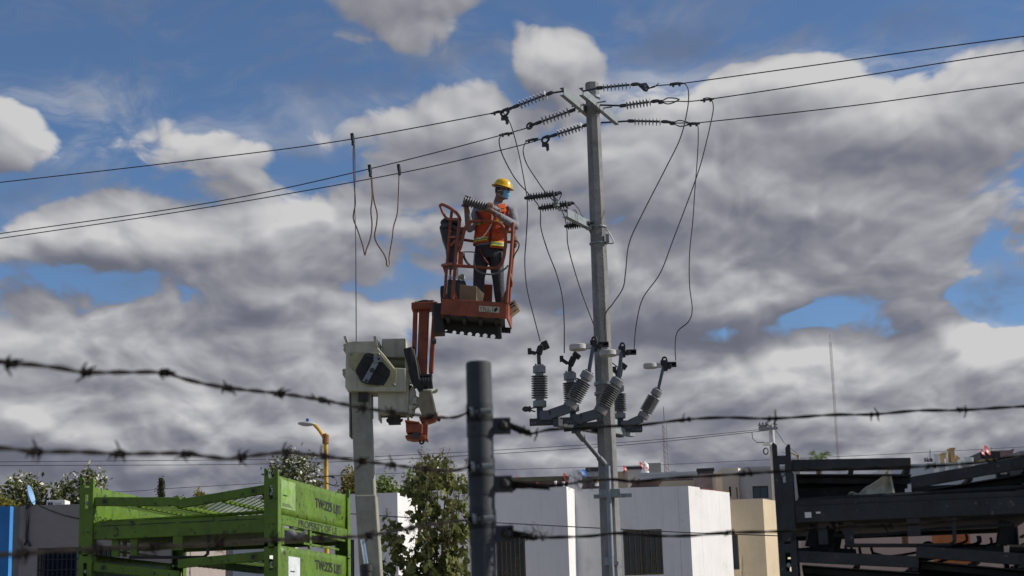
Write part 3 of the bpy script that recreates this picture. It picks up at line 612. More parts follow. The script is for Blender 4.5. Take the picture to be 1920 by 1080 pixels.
def make_rack(name, m_, label, group, gates, marks=0, solid=False):
    t = thing(name, label, 'steel rack', (0, 0, 0), group, local=True)
    cm = column_mesh(m_); bt = MB(); bt.lathe((0, -.008, 0), (0, 1, 0), [(0, .011), (.012, .011), (.014, .015), (.03, .015)], 8); btm = bt.mesh('bolt', galv)
    for i, (x, y, rot) in enumerate(((0, 0, 0), (RW-.10, 0, 0), (.10, RL, 180), (RW, RL, 180))):
        c = put('column', cm, t, (x, y, 0), Matrix.Rotation(R(rot), 3, 'Z'))
        bo = put('bolt', btm, t, (0, 0, 0)); bo.parent = c; bo.matrix_basis = Matrix.Translation((.05, .012, RP-.13+random.uniform(-.01, .02)))
    for yy in (.015, RL-.065):
        m = MB(); m.box2((.10, yy, .10), (RW-.10, yy+.05, .19)); m.build('base_beam', m_, t, bevel=.004)
        m = MB(); m.box2((.10, yy+.008, .1905), (RW-.10, yy+.02, .222)); m.build('lip', m_, t)
        for k in range(4): m = MB(); xx = .15+k*(RW-.28)/4; m.box2((xx, yy+.006, .193), (xx+.26, yy+.010, .1975)); m.build('slot', black, t)
        m = MB(); m.tube([(.12, yy+.06, .225), (RW/2, yy+.06, .232), (RW-.12, yy+.06, .245)], .014, 6); m.build('hinge_rod', m_, t)
    m = MB(); m.box2((.02, .07, .125), (RW-.02, RL-.07, .14)); m.build('deck', m_, t)
    m = MB(); m.box2((RW/2-.04, .02, .004), (RW/2+.03, .05, .099)); m.build('foot', m_, t)
    for xx in (.22, .36):
        m = MB(); m.box2((xx, .06, -.02), (xx+.05, .10, .124)); m.build('foot', m_, t)
    m = MB(); m.tube([(.36, .05, -.03), (RW*.5, .05, -.045), (RW*.62, .05, -.05), (RW*.64, .05, -.03), (RW*.645, .05, .10)], .012, 6); m.build('bent_rod', black, t)
    m = MB(); m.tube([(.3, .12, .03), (.5, .12, .02), (RW*.6, .12, .045), (RW-.2, .12, .05)], .009, 6); m.build('bent_rod', m_, t)
    # folded gates: two halves, each a front beam with an expanded-mesh leaf behind it
    (lo, li, ri, ro) = gates
    for (xa, za, xb, zb, hx) in ((.10, lo, RW*.505, li, .18), (RW*.50, ri, RW-.10, ro, RW-.18)):
        m = MB(); yb = .02 if xa < .2 else .012
        m.beam((xa, yb+.022, za), (xb, yb+.022, zb), .044, .062); gb = m.build('gate_beam', m_, t, bevel=.004)
        zz = za+(zb-za)*(hx-xa)/(xb-xa)
        m = MB(); m.box((hx, yb-.002, zz), (.036, .006, .036)); m.build('socket_rim', m_, gb)
        m = MB(); m.box((hx, yb-.004, zz), (.026, .006, .026)); m.build('socket', black, gb)
        if solid:
            m = MB(); m.prism([(xa+.02, .07, za-.05), (xb, .07, zb-.06), (xb, RL-.1, zb-.06), (xa+.02, RL-.1, za-.05)], (0, 0, .006)); m.build('leaf_sheet', m_, t)
            for k in range(5): m = MB(); yk = .2+k*.3; m.beam((xa+.03, yk, za-.07), (xb, yk, zb-.08), .03, .03); m.build('leaf_rib', m_, t)
            m = MB(); m.box2((xa+.03, .30+.2*(xa > .3), .232), (xb-.03, .34+.2*(xa > .3), .31)); m.build('load_panel', m_, t)
        else: m = mesh_panel(m_, xa+.02, za-.01, xb, zb-.035, .07, RL-.10); o = m.build('mesh_leaf', m_, t)
        m = MB(); m.beam((xb-.02, .06, zb-.03), (xb-.02, RL-.1, zb-.03), .03, .03); m.build('gate_stile', m_, t)
        m = MB(); m.beam((xa+(xb-xa)*.5, .06, (za+zb)/2-.03), (xa+(xb-xa)*.5, RL-.1, (za+zb)/2-.03), .025, .02); m.build('gate_stile', m_, t)
    # solid end panels
    for xx, s in ((.006, -1), (RW-.018, 1)):
        m = MB(); n = 12; rows = []
        vs = []; fs = []
        for i in range(n+1):
            for j in range(7):
                u = i/n; v = j/6; bul = .002*math.sin(u*math.pi*2.3)*math.sin(v*math.pi)-.05*math.exp(-((u-.93)/.05)**2)*math.exp(-((v-.15)/.35)**2)
                vs.append(V(xx+bul*s, .08+(RL-.16)*u, .225+.265*v))
        for i in range(n):
            for j in range(6): a = i*7+j; fs.append((a, a+1, a+8, a+7))
        m.add(vs, fs); po = m.build('end_panel', m_, t, smooth=True); so_ = po.modifiers.new('s', 'SOLIDIFY'); so_.thickness = .008; so_.offset = 0
        m = MB(); m.box2((xx-.004, .08, .155), (xx+.016, RL-.08, .222)); st = m.build('stiffener', m_, t, bevel=.003)
        m = MB(); m.box2((xx-.004, .10, .02), (xx+.012, .16, .154)); m.build('foot', m_, t)
        m = MB(); m.box2((xx-.004, .74, .02), (xx+.012, .79, .154)); m.build('foot', m_, t)
        m = MB(); m.box2((xx-.004, .60, .045), (xx+.012, RL-.3, .06)); m.build('foot_bar', m_, t)
        if s > 0 and marks:
            face = xx+.0055
            text_obj('lettering', 'TW:225 LBS', inkm, po, .66, .072, (face+.0015, .90, .335 if marks == 1 else .36), (0, 1, -.02), (0, 0, 1))
            if marks == 1: text_obj('lettering', 'PROPERTY OF LE', inkm, st, .95, .052, (xx+.0175, .46, .162), (0, 1, 0), (0, 0, 1))
            m = MB(); zc = .37 if marks == 1 else .33
            y0_ = .10 if marks == 1 else .26; y1_ = .42 if marks == 1 else .52; hh = .2 if marks == 1 else .19
            m.box2((face, y0_, zc-hh/2), (face+.002, y1_, zc+hh/2)); sk = m.build('sticker', paperm if marks == 2 else mat('faded_sticker', (0.24, 0.36, 0.14), .6, 0, .2, 10, spots=[((.16, .30, .03), 14, .5, .1)]), po)
            m = MB()
            for k in range(7): m.box2((face+.0022, y0_+.04+.01*(k % 3), zc-.012+.005*(k % 2)), (face+.0032, y0_+.05+.02*k, zc-.004)) if k < 6 else None
            for k in range(3): m.box2((face+.0022, y0_+.02, zc-hh*.42+.008*k), (face+.0032, y1_-.06-.03*k, zc-hh*.42+.008*k+.003))
            m.build('print', inkm, sk)
    return t
random.seed(5)
TH = R(10.6)
nr = P(521, 893, 11.8); ntop = nr.z
left = V(nr.x-RW*math.cos(TH), nr.y+RW*math.sin(TH), 0)
zbase = ntop-6*RP
GR = 'green racks stacked on the left'
gA = make_rack('collapsible_rack', greenp, 'lime green folded steel rack at the top of the left stack', GR, (.37, .34, .324, .397), 1)
gB = make_rack('collapsible_rack', greenp, 'lime green folded steel rack second from the top of the left stack', GR, (.396, .31, .39, .42), 2)
def place(o, lv, left, zb, th):
    o.location = (left.x, left.y, zb+lv*RP); o.rotation_euler = (0, 0, -th)
place(gA, 5, left, zbase, TH); place(gB, 4, left, zbase, TH)
for lv in range(4):
    o = copy_tree(gB); o['label'] = 'lime green folded steel rack low in the left stack'; place(o, lv, left, zbase, TH)
def bearers(zb, left, th, label, g):
    if zb < .02: return
    xd = V(math.cos(th), -math.sin(th), 0); yd = V(math.sin(th), math.cos(th), 0)
    for k in range(3):
        a = left+yd*(.1+k*(RL-.2)/2)+V(0, 0, zb/2); m = MB(); m.beam(a+xd*-.05, a+xd*(RW+.05), .14, zb-.004)
        tag(m.build('timber_bearer', timber), label, 'timber', g)
bearers(zbase, left, TH, 'timber bearer under the green rack stack', 'timbers under the green racks')
# dark stack on the right
T2 = R(9.5); cl = P(1448, 851, 9.35); top2 = cl.z; zb2 = top2-5*RP
left2 = V(cl.x, cl.y, 0)
DR = 'dark racks stacked on the right'
dA = make_rack('collapsible_rack', greyp, 'dark grey folded steel rack at the top of the right stack', DR, (.415, .395, .29, .375), 0, True)
dB = make_rack('collapsible_rack', greyp, 'dark grey folded steel rack second from the top of the right stack', DR, (.40, .345, .40, .33), 0, True)
place(dA, 4, left2, zb2, T2); place(dB, 3, left2, zb2, T2)
m = MB()
for (xa, xb) in ((.155, .19), (.215, .24)): m.box2((xa, .0135, .125+.02*(xa > .2)), (xb, .0148, .155))
m.build('paint_mark', whitep, dA)
for lv in range(3):
    o = copy_tree(dB); o['label'] = 'dark grey folded steel rack low in the right stack'; place(o, lv, left2, zb2, T2)
bearers(zb2, left2, T2, 'timber bearer under the dark rack stack', 'timbers under the dark racks')
# odds and ends lying in the dark racks
def rk(x, y, z, lv): q = Matrix.Rotation(-T2, 3, 'Z') @ V(x, y, 0); return V(left2.x+q.x, left2.y+q.y, zb2+lv*RP+z)
BG = 'bent black rods lying in the dark racks'
for k, (dx, dz, sg) in enumerate(((.30, 0, .02), (.37, -.005, .045), (.45, -.012, .03), (.52, .004, .06), (.41, .01, .05))):
    pts = [(dx, .35+.12*k, -.02+dz), (dx+.005, .35+.12*k, -.06+dz), (dx+.03, .35+.12*k, -.075+dz), (dx+.3, .34+.12*k, -.085-sg+dz), (dx+.62, .33+.1*k, -.06+dz), (dx+.72, .33+.1*k, -.04+dz), (dx+.725, .33+.1*k, .0+dz)]
    m = MB(); m.tube(catmull([rk(x, y, z+.02, 4) for x, y, z in pts], 5), .008, 6); tag(m.build('bent_rod', black, smooth=True), ('front', 'second', 'third', 'fourth', 'rearmost')[k]+' of the bent black steel rods lying under the top dark rack', 'steel rod', BG)
m = MB(); m.tube([rk(RW*.56, .4, .43, 3), rk(RW*.95, .38, .40, 3)], .03, 10); m.ell(rk(RW*.56, .4, .43, 3), (.045, .045, .045), n=12, mm=8)
tag(m.build('roller_bar', black, smooth=True), 'black round bar lying on the second dark rack', 'steel bar')
for (x0, z0, x1, z1) in ((.17, -.02, .36, .1), (1.2, -.05, 1.33, .08)):
    m = MB()
    for k in range(4):
        m.box2((0, 0, 0), (0.001, .001, .001)) if False else None
        a = rk(x0+k*(x1-x0)/4, .25+.2*k, z0, 4); b = rk(x0+k*(x1-x0)/4+.03, .25+.2*k, z1, 4); m.beam(a, b, .05, .05, (0, 1, 0))
    a = rk(x0-.03, .3, z0-.02, 4); b = rk(x1+.03, .7, z0-.02, 4); m.beam(a, b, .1, .04)
    tag(m.build('hinge_bracket', greyp), 'dark steel bracket hanging under the %s end of the top dark rack' % ('left' if x0 < 1 else 'right'), 'bracket', 'brackets under the top dark rack')
# scrap of white plastic sheet on the top dark rack
random.seed(11); m = MB(); vs = []; fs = []; nx, nz = 26, 7
prof = [0.030, .038, .042, .040, .034, .030, .032, .04, .05, .058, .066, .072, .075, .08, .085, .09, .095, .10, .108, .115, .12, .13, .14, .15, .16, .10]
for i in range(nx+1):
    u = i/nx; h = prof[min(i, len(prof)-1)]*(1 if i < nx else .2)
    for j in range(nz+1):
        v = j/nz; w = .015*math.sin(7*u+5*v)+.01*math.sin(19*u-7*v)+random.uniform(-.003, .003)
        vs.append(rk(.40+.25*u+.008*math.sin(6*v), .10+.05*math.sin(math.pi*v)+w+.03*u, .222+h*v, 4))
for i in range(nx):
    for j in range(nz): a = i*(nz+1)+j; fs.append((a, a+1, a+nz+2, a+nz+1))
m.add(vs, fs); o = m.build('plastic_scrap', mat('plastic_film', (0.9, 0.88, 0.80), .4, 0, .1, 12, translucent=.35), smooth=True)
o.modifiers.new('s', 'SOLIDIFY').thickness = .002; tag(o, 'crumpled white plastic sheet lying in the top dark rack', 'plastic sheet')

# ------------------------------------------------------------------ fence post and barbed wire
FY = 4.0; pt = P(897, 679, FY); pr = .0303
t = thing('fence_post', 'grey steel tube fence post holding the barbed wire in front', 'fence post', (pt.x, FY, 0))
m = MB(); m.lathe((pt.x, FY, 0), (0, 0, 1), [(0, pr), (pt.z-.006, pr), (pt.z-.002, pr-.001), (pt.z, pr-.003)], 40); m.build('tube', postm, t, smooth=True)
random.seed(8); CL = {}
for k, (yl, yr) in enumerate(((778, 801), (880, 910), (977, 1003))):
    for side, yy in ((-1, yl), (1, yr)):
        z = Z(902, yy-2 if side < 0 else yy-1, FY); hb = .022 if side < 0 else .024
        m = MB(); m.lathe((pt.x, FY, z-hb), (0, 0, 1), [(0, pr+.0003), (0, pr+.0018), (2*hb, pr+.0018), (2*hb, pr+.0003)], 40, caps=False); bd = m.build('band', postm, t, smooth=True)
        ang = 0
        if side > 0:                                   # lug to the right of the tube
            m = MB(); m.box2((pt.x+pr-.004, FY-.010, z-.019), (pt.x+pr+.042, FY-.004, z+.019)); m.box2((pt.x+pr-.004, FY+.004, z-.019), (pt.x+pr+.042, FY+.010, z+.019)); m.build('lug', postm, bd, bevel=.002)
            m = MB(); m.lathe((pt.x+pr+.024, FY-.024, z), (0, 1, 0), [(0, .006), (.006, .012), (.014, .012), (.016, .0065), (.046, .0065)], 6); m.build('bolt', black, bd)
            CL[(k, 1)] = V(pt.x+pr+.040, FY-.004, z)
        else:                                          # bolt head on the front of the tube
            m = MB(); m.box2((pt.x-.004, FY-pr-.020, z-.014), (pt.x+.004, FY-pr+.003, z+.014)); m.box2((pt.x-.012, FY-pr-.018, z-.014), (pt.x-.008, FY-pr+.003, z+.014)); m.build('lug', postm, bd)
            m = MB(); m.lathe((pt.x-.022, FY-pr-.011, z), (1, 0, 0), [(0, .011), (.009, .011), (.0095, .0065), (.050, .0065)], 6); m.build('bolt', galv, bd)
            m = MB()
            for q in range(3): m.tube([V(pt.x-.024+.003*q+.006*math.cos(a), FY-pr-.006+.012*math.sin(a), z+.008*math.sin(a*1.0+q)) for a in [i*.7 for i in range(10)]], .0022, 5)
            m.build('wire_tie', wirem, bd)
            CL[(k, -1)] = V(pt.x-.026, FY-pr-.008, z)
def barb_mesh(sd):
    m = MB(); random.seed(sd); jit = lambda: random.uniform(-.45, .45)
    for s in (-1, 1):
        pts = [V(.0075*s+.0035*math.sin(a*.25), .0048*math.cos(a), .0048*math.sin(a)) for a in [i*.6 for i in range(18)]]
        d0 = V(.35*s+jit(), .3+jit(), .9+jit()).normalized()*random.uniform(.75, 1.25); d1 = V(-.3*s+jit(), -.4+jit(), (-.9 if s > 0 else .8)+jit()).normalized()*random.uniform(.7, 1.25)
        pts = [pts[0]+d0*.0165, pts[0]+d0*.012]+pts+[pts[-1]+d1*.012, pts[-1]+d1*.0165]
        m.tube(pts, [.0006, .0016]+[.002]*(len(pts)-4)+[.0016, .0006], 5)
    return m.mesh('barb', wirem)
BMS = [barb_mesh(q) for q in range(6)]
def strand_of(name, pts3, label, barbs, group):
    """two wires twisted round each other along a path; single barbs on it"""
    path = catmull(pts3, 14); s = 0.0; a = MB(); L1 = []; L2 = []; prev = None
    dense = []
    for i in range(len(path)-1):
        n = max(2, int((path[i+1]-path[i]).length/.008))
        for j in range(n): dense.append(path[i].lerp(path[i+1], j/n))
    dense.append(path[-1])
    for i, p in enumerate(dense):
        tg = (dense[min(len(dense)-1, i+1)]-dense[max(0, i-1)]).normalized()
        if prev is not None: s += (p-prev).length
        prev = p; u = tg.cross(V(0, 0, 1)).normalized(); w = u.cross(tg); an = s*2*math.pi/.15
        off = u*math.cos(an)*.0018+w*math.sin(an)*.0018
        L1.append(p+off); L2.append(p-off)
    t = thing(name, label, 'barbed wire', dense[len(dense)//2], group)
    a.tube(L1, .0023, 5); a.tube(L2, .0023, 5); a.build('strand', wirem, t, smooth=True, merge=False)
    random.seed(len(label))
    for b in barbs:
        i = min(range(len(dense)), key=lambda q: (dense[q]-b).length); tg = (dense[min(len(dense)-1, i+1)]-dense[max(0, i-1)]).normalized()
        rot = tg.to_track_quat('X', 'Z').to_matrix() @ Matrix.Rotation(random.uniform(0, 6.28), 3, 'X')
        put('barb', random.choice(BMS), t, dense[i], rot)
    return t, dense
def Yl(px):                                            # plan line of the left fence run
    k = (px-945)/FPX; s = (k*3.965+.098)/(-.60+1.72*k); return 3.965-1.72*s
def left_pts(k, pp): return [P(x, y, Yl(x)) for x, y in pp]+[CL[(k, -1)]]
lp = [[(-330, 630), (-150, 655), (12, 680), (60, 684), (110, 690), (160, 698), (235, 698), (306, 699), (355, 713), (425, 727), (525, 738), (603, 750), (700, 768), (800, 780), (850, 783)],
      [(-330, 800), (-150, 832), (12, 841), (65, 847), (140, 847), (222, 851), (300, 850), (347, 851), (420, 860), (452, 857), (535, 849), (610, 856), (680, 865), (730, 871), (800, 880), (850, 882)],
      [(-330, 1045), (-150, 1045), (12, 1040), (100, 1033), (230, 1027), (330, 1024), (430, 1019), (520, 1012), (620, 1008), (690, 1004), (760, 992), (830, 980), (860, 977)]]
lb = [[(18, 680), (160, 698), (306, 699), (425, 727), (525, 738), (603, 750), (678, 763), (735, 774), (805, 780)],
      [(65, 847), (222, 851), (347, 851), (452, 857), (535, 849), (608, 856), (678, 865), (735, 873), (795, 880)],
      [(40, 1038), (180, 1028), (290, 1025), (410, 1020), (512, 1012), (600, 1009), (690, 1003), (770, 990)]]
nm = ('top', 'middle', 'lowest'); WG = 'strands of barbed wire'
ends = []
for k in range(3):
    strand_of('barbed_wire', left_pts(k, lp[k]), '%s barbed wire strand left of the fence post' % nm[k], [P(x, y, Yl(x)) for x, y in lb[k]], WG); ends.append(P(*lp[k][0], Yl(-330)))
rp = [[(965, 806), (995, 813), (1030, 806), (1085, 803), (1130, 800), (1200, 797), (1285, 787), (1360, 783), (1447, 785), (1560, 778), (1638, 777), (1720, 770), (1803, 769), (1920, 762), (2200, 748)],
      [(965, 913), (1000, 913), (1060, 908), (1100, 902), (1150, 899), (1190, 903), (1250, 897), (1320, 893), (1400, 888), (1446, 885), (1500, 882), (1600, 879), (1680, 876), (1745, 874), (1850, 866), (1920, 855), (2200, 840)],
      [(965, 1003), (1000, 1008), (1060, 1007), (1110, 1005), (1160, 1000), (1240, 1005), (1300, 1004), (1360, 999), (1440, 997), (1500, 994), (1600, 986), (1680, 985), (1800, 975), (1920, 965), (2200, 950)]]
rb = [[(980, 811), (998, 813), (1285, 787), (1447, 785), (1638, 777), (1803, 769)],
      [(958, 911), (1190, 903), (1400, 888), (1745, 874), (1858, 866)],
      [(958, 1001), (985, 1005), (1010, 1008), (1368, 999), (1560, 988), (1665, 985)]]
ends_r = []
for k in range(3):
    pts = [CL[(k, 1)]]+[P(x, y, FY) for x, y in rp[k]]
    t, dense = strand_of('barbed_wire', pts, '%s barbed wire strand right of the fence post' % nm[k], [P(x, y, FY) for x, y in rb[k]], WG)
    m = MB()                                           # the end wrapped round itself beside the lug
    nn = 60 if k != 1 else 110
    m.tube([CL[(k, 1)]+(P(rp[k][1][0]+(30 if k == 1 else 0), rp[k][1][1], FY)-CL[(k, 1)])*(i/nn)+V(0, .0068*math.cos(i*1.15), .0068*math.sin(i*1.15)) for i in range(nn)], .0021, 5)
    m.tube(catmull([CL[(k, 1)]+V(*q) for q in ((.002, 0, 0), (-.004, -.012, .012), (-.014, -.014, .004), (-.010, -.012, -.010), (.004, -.006, -.004))], 4), .0021, 5)
    m.build('wrapped_end', wirem, t, smooth=True, merge=False); ends_r.append(P(*rp[k][-1], FY))
# frayed fibres and a plastic scrap caught on the wire
random.seed(4)
for (px, py, lab, n, col) in ((1092, 903, 'grey tuft of frayed fibre caught on the middle right wire', 90, 'a'), (1005, 1003, 'small grey tuft of fibre caught on the lowest right wire', 50, 'a')):
    m = MB(); c = P(px, py, FY)
    for i in range(n):
        a = c+V(random.gauss(0, .016), random.gauss(0, .006), random.gauss(0, .005)); d = V(random.gauss(0, .012), random.gauss(0, .01), random.gauss(.002, .012)); m.tube([a, a+d*.6+V(0, 0, random.gauss(0, .003)), a+d], .0007, 3, caps=False)
    tag(m.build('fibre_tuft', mat('fibre', (0.16, 0.16, 0.17), .9)), lab, 'fibre', kind=None)
q = P(553, 1003, Yl(553)); m = MB(); m.ell(q+V(-.008, 0, .002), (.011, .006, .008), n=14, mm=8); m.ell(q+V(.010, 0, .0), (.012, .005, .0045), Matrix.Rotation(R(-25), 3, 'Y'), n=12, mm=8); m.ell(q+V(.019, 0, .005), (.003, .004, .006), n=10, mm=6)
o = m.build('plastic_scrap', mat('grey_plastic', (0.20, 0.20, 0.21), .7, 0, .2, 40), smooth=True); md = o.modifiers.new('r', 'REMESH'); md.mode = 'VOXEL'; md.voxel_size = .0018; md.use_smooth_shade = True
tag(o, 'grey plastic scrap on the lowest left wire by the green racks', 'scrap')
# the next posts of the fence, just outside the picture
for q, lab in ((ends, 'steel fence post outside the left edge of the picture'), (ends_r, 'steel fence post outside the right edge of the picture')):
    t = thing('fence_post', lab, 'fence post', (q[0].x, q[0].y, 0)); m = MB(); m.lathe((q[0].x, q[0].y, 0), (0, 0, 1), [(0, pr), (max(a.z for a in q)+.12, pr)], 24); m.build('tube', postm, t, smooth=True)
    for a in q: m = MB(); m.lathe((q[0].x, q[0].y, a.z-.02), (0, 0, 1), [(0, pr+.003), (.04, pr+.003)], 24); m.build('band', postm, t)

# ------------------------------------------------------------------ concrete power pole with its gear
PY = 27.0; pb = P(1148, 1080, PY); ptop = Z(1112, 156, PY)
pole = thing('power_pole', 'tall octagonal concrete power pole carrying switches and crossarms', 'power pole', (pb.x, PY, 0))
def prad(z): return .185-.07*z/ptop
m = MB(); m.lathe((pb.x, PY, 0), (0, 0, 1), [(z*ptop/12, prad(z*ptop/12)) for z in range(13)], 8, phase=R(28)); m.build("shaft", concrete, pole, bevel=.008)
zA = P(1112, 200, PY-.12).z
arms = []
for (a, b, nm_) in (((1057, 171), (1126, 228), 0), ((1093, 171), (1160, 227), 1)):
    p0, p1 = PZ(*a, zA), PZ(*b, zA); arms.append((p0, p1)); d = (p1-p0).normalized(); n = d.cross(V(0, 0, 1)).normalized()
    m = MB()                                           # C-channel
    m.beam(p0, p1, .012, .13); m.beam(p0-n*.037+V(0, 0, .060), p1-n*.037+V(0, 0, .060), .06, .010); m.beam(p0-n*.037-V(0, 0, .060), p1-n*.037-V(0, 0, .060), .06, .010)
    m.build('crossarm', galv, pole)
m = MB(); mid = (arms[0][0]+arms[0][1]+arms[1][0]+arms[1][1])/4; d = (arms[0][1]-arms[0][0]).normalized(); n = d.cross(V(0, 0, 1)).normalized()
for s in (-.16, .16): m.tube([mid+d*s-n*.3, mid+d*s+n*.3], .012, 6)
m.build('arm_bolts', galv, pole)
m = MB(); a = P(1114, 183, PY); m.lathe((pb.x, PY, a.z-.02), (0, 0, 1), [(0, .135), (.05, .135)], 16); m.build('band', galv, pole)

def shed_mesh(name, r, core, th, m_, n=18):
    s = MB(); s.lathe((0, 0, -th/2), (0, 0, 1), [(0, core), (0, core+.002), (th*.25, r*.93), (th*.4, r), (th*.55, r*.985), (th, core+.004), (th, core)], n, caps=False); return s.mesh(name, m_, smooth=True)
SH_STR = shed_mesh('shed', .076, .014, .022, silic); SH_ARR = shed_mesh('shed', .068, .03, .020, silidark); SH_POST = shed_mesh('shed', .130, .062, .030, porc, 24)
def strain(label, a, s0, s1, e, n, yr, kind):
    a = Vector(a); d = lambda f: (f[0], f[1])
    t = thing('strain_insulator', label, 'insulator', a, 'strain insulators on the top crossarm')
    Ys = [a.y+(yr-a.y)*f for f in ((s0[0]-PX(a))/(e[0]-PX(a)), (s1[0]-PX(a))/(e[0]-PX(a)), 1)]
    p0, p1, p2 = P(*s0, Ys[0]), P(*s1, Ys[1]), P(*e, Ys[2]); ax = (p1-p0).normalized()
    m = MB(); m.tube([a, p0-ax*.08], .016, 8); m.build('link_rod', darksteel, t)
    m = MB(); m.lathe(p0-ax*.13, ax, [(0, .02), (.02, .032), (.09, .032), (.12, .02)], 10); m.build('end_fitting', darksteel, t)
    m = MB(); m.tube([p0-ax*.04, p1+ax*.05], .018, 10); m.build('core_rod', silidark, t)
    rot = axis_rot(ax)
    for i in range(n): put('shed', SH_STR, t, p0.lerp(p1, i/(n-1)), rot)
    m = MB(); m.lathe(p1+ax*.02, ax, [(0, .02), (.03, .032), (.10, .03), (.13, .018)], 10); m.tube([p1+ax*.12, p2], [.024, .03], 8); m.build('end_fitting', darksteel, t)
    up = V(0, 0, 1)
    if kind == 'eye':
        m = MB(); m.tube([p2+(ax*math.cos(q)+up*math.sin(q))*.05 for q in [i*2*math.pi/14 for i in range(15)]], .016, 6); m.build('eye_clamp', darksteel, t)
    elif kind == 'hook':
        m = MB(); m.tube(catmull([p2-ax*.05+up*.02, p2+ax*.06+up*.01, p2+ax*.07-up*.06, p2+ax*.0-up*.09, p2-ax*.06-up*.03], 4), .02, 6); m.box(p2+ax*.02-up*.13, (.12, .06, .05)); m.box(p2-ax*.02-up*.18, (.05, .05, .10)); m.tube([p2+ax*.03-up*.08, p2-ax*.02-up*.25], .01, 5); m.build('dead_end_clamp', darksteel, t)
    elif kind == 'plate':
        m = MB(); m.prism([p2-ax*.10+up*.04+V(0, -.01, 0), p2+ax*.05+up*.045+V(0, -.01, 0), p2+ax*.10-up*.04+V(0, -.01, 0), p2+ax*.06-up*.10+V(0, -.01, 0), p2+ax*.01-up*.09+V(0, -.01, 0)], (0, .03, 0)); m.tube([p2+ax*.06-up*.06, p2+ax*.18-up*.04, p2+ax*.25+up*.02], .008, 5); m.build('dead_end_clamp', darksteel, t)
        m = MB(); m.tube([p2+ax*.03-up*.01+V(0, -.02, 0), p2+ax*.03-up*.01+V(0, .03, 0)], .024, 10); m.tube([p2+ax*.045-up*.06+V(0, -.02, 0), p2+ax*.045-up*.06+V(0, .03, 0)], .02, 10); m.build('pin', galv, t)
    else:
        m = MB(); m.tube(catmull([p2, p2+ax*.10+up*.05, p2+ax*.22+up*.03, p2+ax*.30-up*.0], 4), .010, 6); m.tube(catmull([p2, p2+ax*.10-up*.05, p2+ax*.2-up*.04, p2+ax*.30-up*.0], 4), .010, 6); m.tube([p2-ax*.05, p2+ax*.02], .035, 8); m.build('dead_end_clamp', darksteel, t)
    return p2
def PX(p):
    v = p-CAM; dep = v.dot(_F); return 960+FPX*v.dot(_Rt)/dep
def PYX(p):
    v = p-CAM; dep = v.dot(_F); return 540-FPX*v.dot(_Up)/dep
a1_, a2_ = arms
eL1 = strain('strain insulator at the outer left end of the crossarm', a1_[0], (1023, 178), (976, 196), (948, 207), 8, a1_[0].y+.3, 'hook')
eL2 = strain('strain insulator left of the pole, middle of the left three', a1_[0].lerp(a1_[1], .42), (1065, 210), (1018, 227), (993, 236), 8, a1_[0].y+.95, 'eye')
eL3 = strain('strain insulator left of the pole, lowest of the left three', a1_[1], (1091, 237), (1047, 251), (1024, 258), 8, a1_[1].y+.35, 'hook')
eR1 = strain('strain insulator right of the pole top, uppermost of the right three', a2_[0], (1132, 164), (1181, 159), (1206, 161), 8, a2_[0].y-.15, 'plate')
eR2 = strain('strain insulator right of the pole, middle of the right three', a2_[0].lerp(a2_[1], .45), (1176, 197), (1219, 191), (1240, 191), 8, a2_[0].y+.45, 'wedge')
eR3 = strain('strain insulator right of the pole, lowest of the right three', a1_[1]+V(0, 0, -.02), (1191, 227), (1238, 228), (1262, 231), 8, a1_[1].y-.2, 'wedge')
# conductors
def line(pts, y0, y1, label, name='overhead_conductor', r=.009, m_=condm, cat='power line', group=None, k=6, smooth=True):
    x0, x1 = pts[0][0], pts[-1][0]
    p3 = [P(x, y, y0+(y1-y0)*((x-x0)/(x1-x0))) for x, y in pts]
    m = MB(); m.tube(catmull(p3, k), r, 6); return tag(m.build(name, m_, smooth=smooth), label, cat, group)
CG = 'conductors of the main line'
line([(947, 208), (930, 211), (640, 264), (390, 297), (0, 342), (-700, 418)], eL1.y, eL1.y+5.2, 'uppermost thin conductor running left from the pole', group=CG)
line([(993, 236), (960, 248), (700, 315), (400, 379), (0, 438), (-700, 535)], eL2.y, eL2.y+5.2, 'middle conductor running left from the pole', group=CG)
line([(1024, 258), (950, 279), (748, 325), (400, 387), (0, 447), (-700, 547)], eL3.y, eL3.y+5.2, 'lowest conductor running left from the pole', group=CG)
line([(1216, 166), (1230, 161), (1265, 158), (1290, 155), (1500, 126), (1920, 68), (2700, -30)], eR1.y, eR1.y-4.2, 'uppermost conductor running right from the pole', group=CG)
line([(1240, 191), (1270, 190), (1330, 186), (1600, 145), (1920, 95), (2700, -10)], eR2.y, eR2.y-4.2, 'middle conductor running right from the pole', group=CG)
line([(1262, 231), (1300, 230), (1340, 227), (1600, 198), (1920, 155), (2700, 60)], eR3.y, eR3.y-4.2, 'lowest conductor running right from the pole', group=CG)
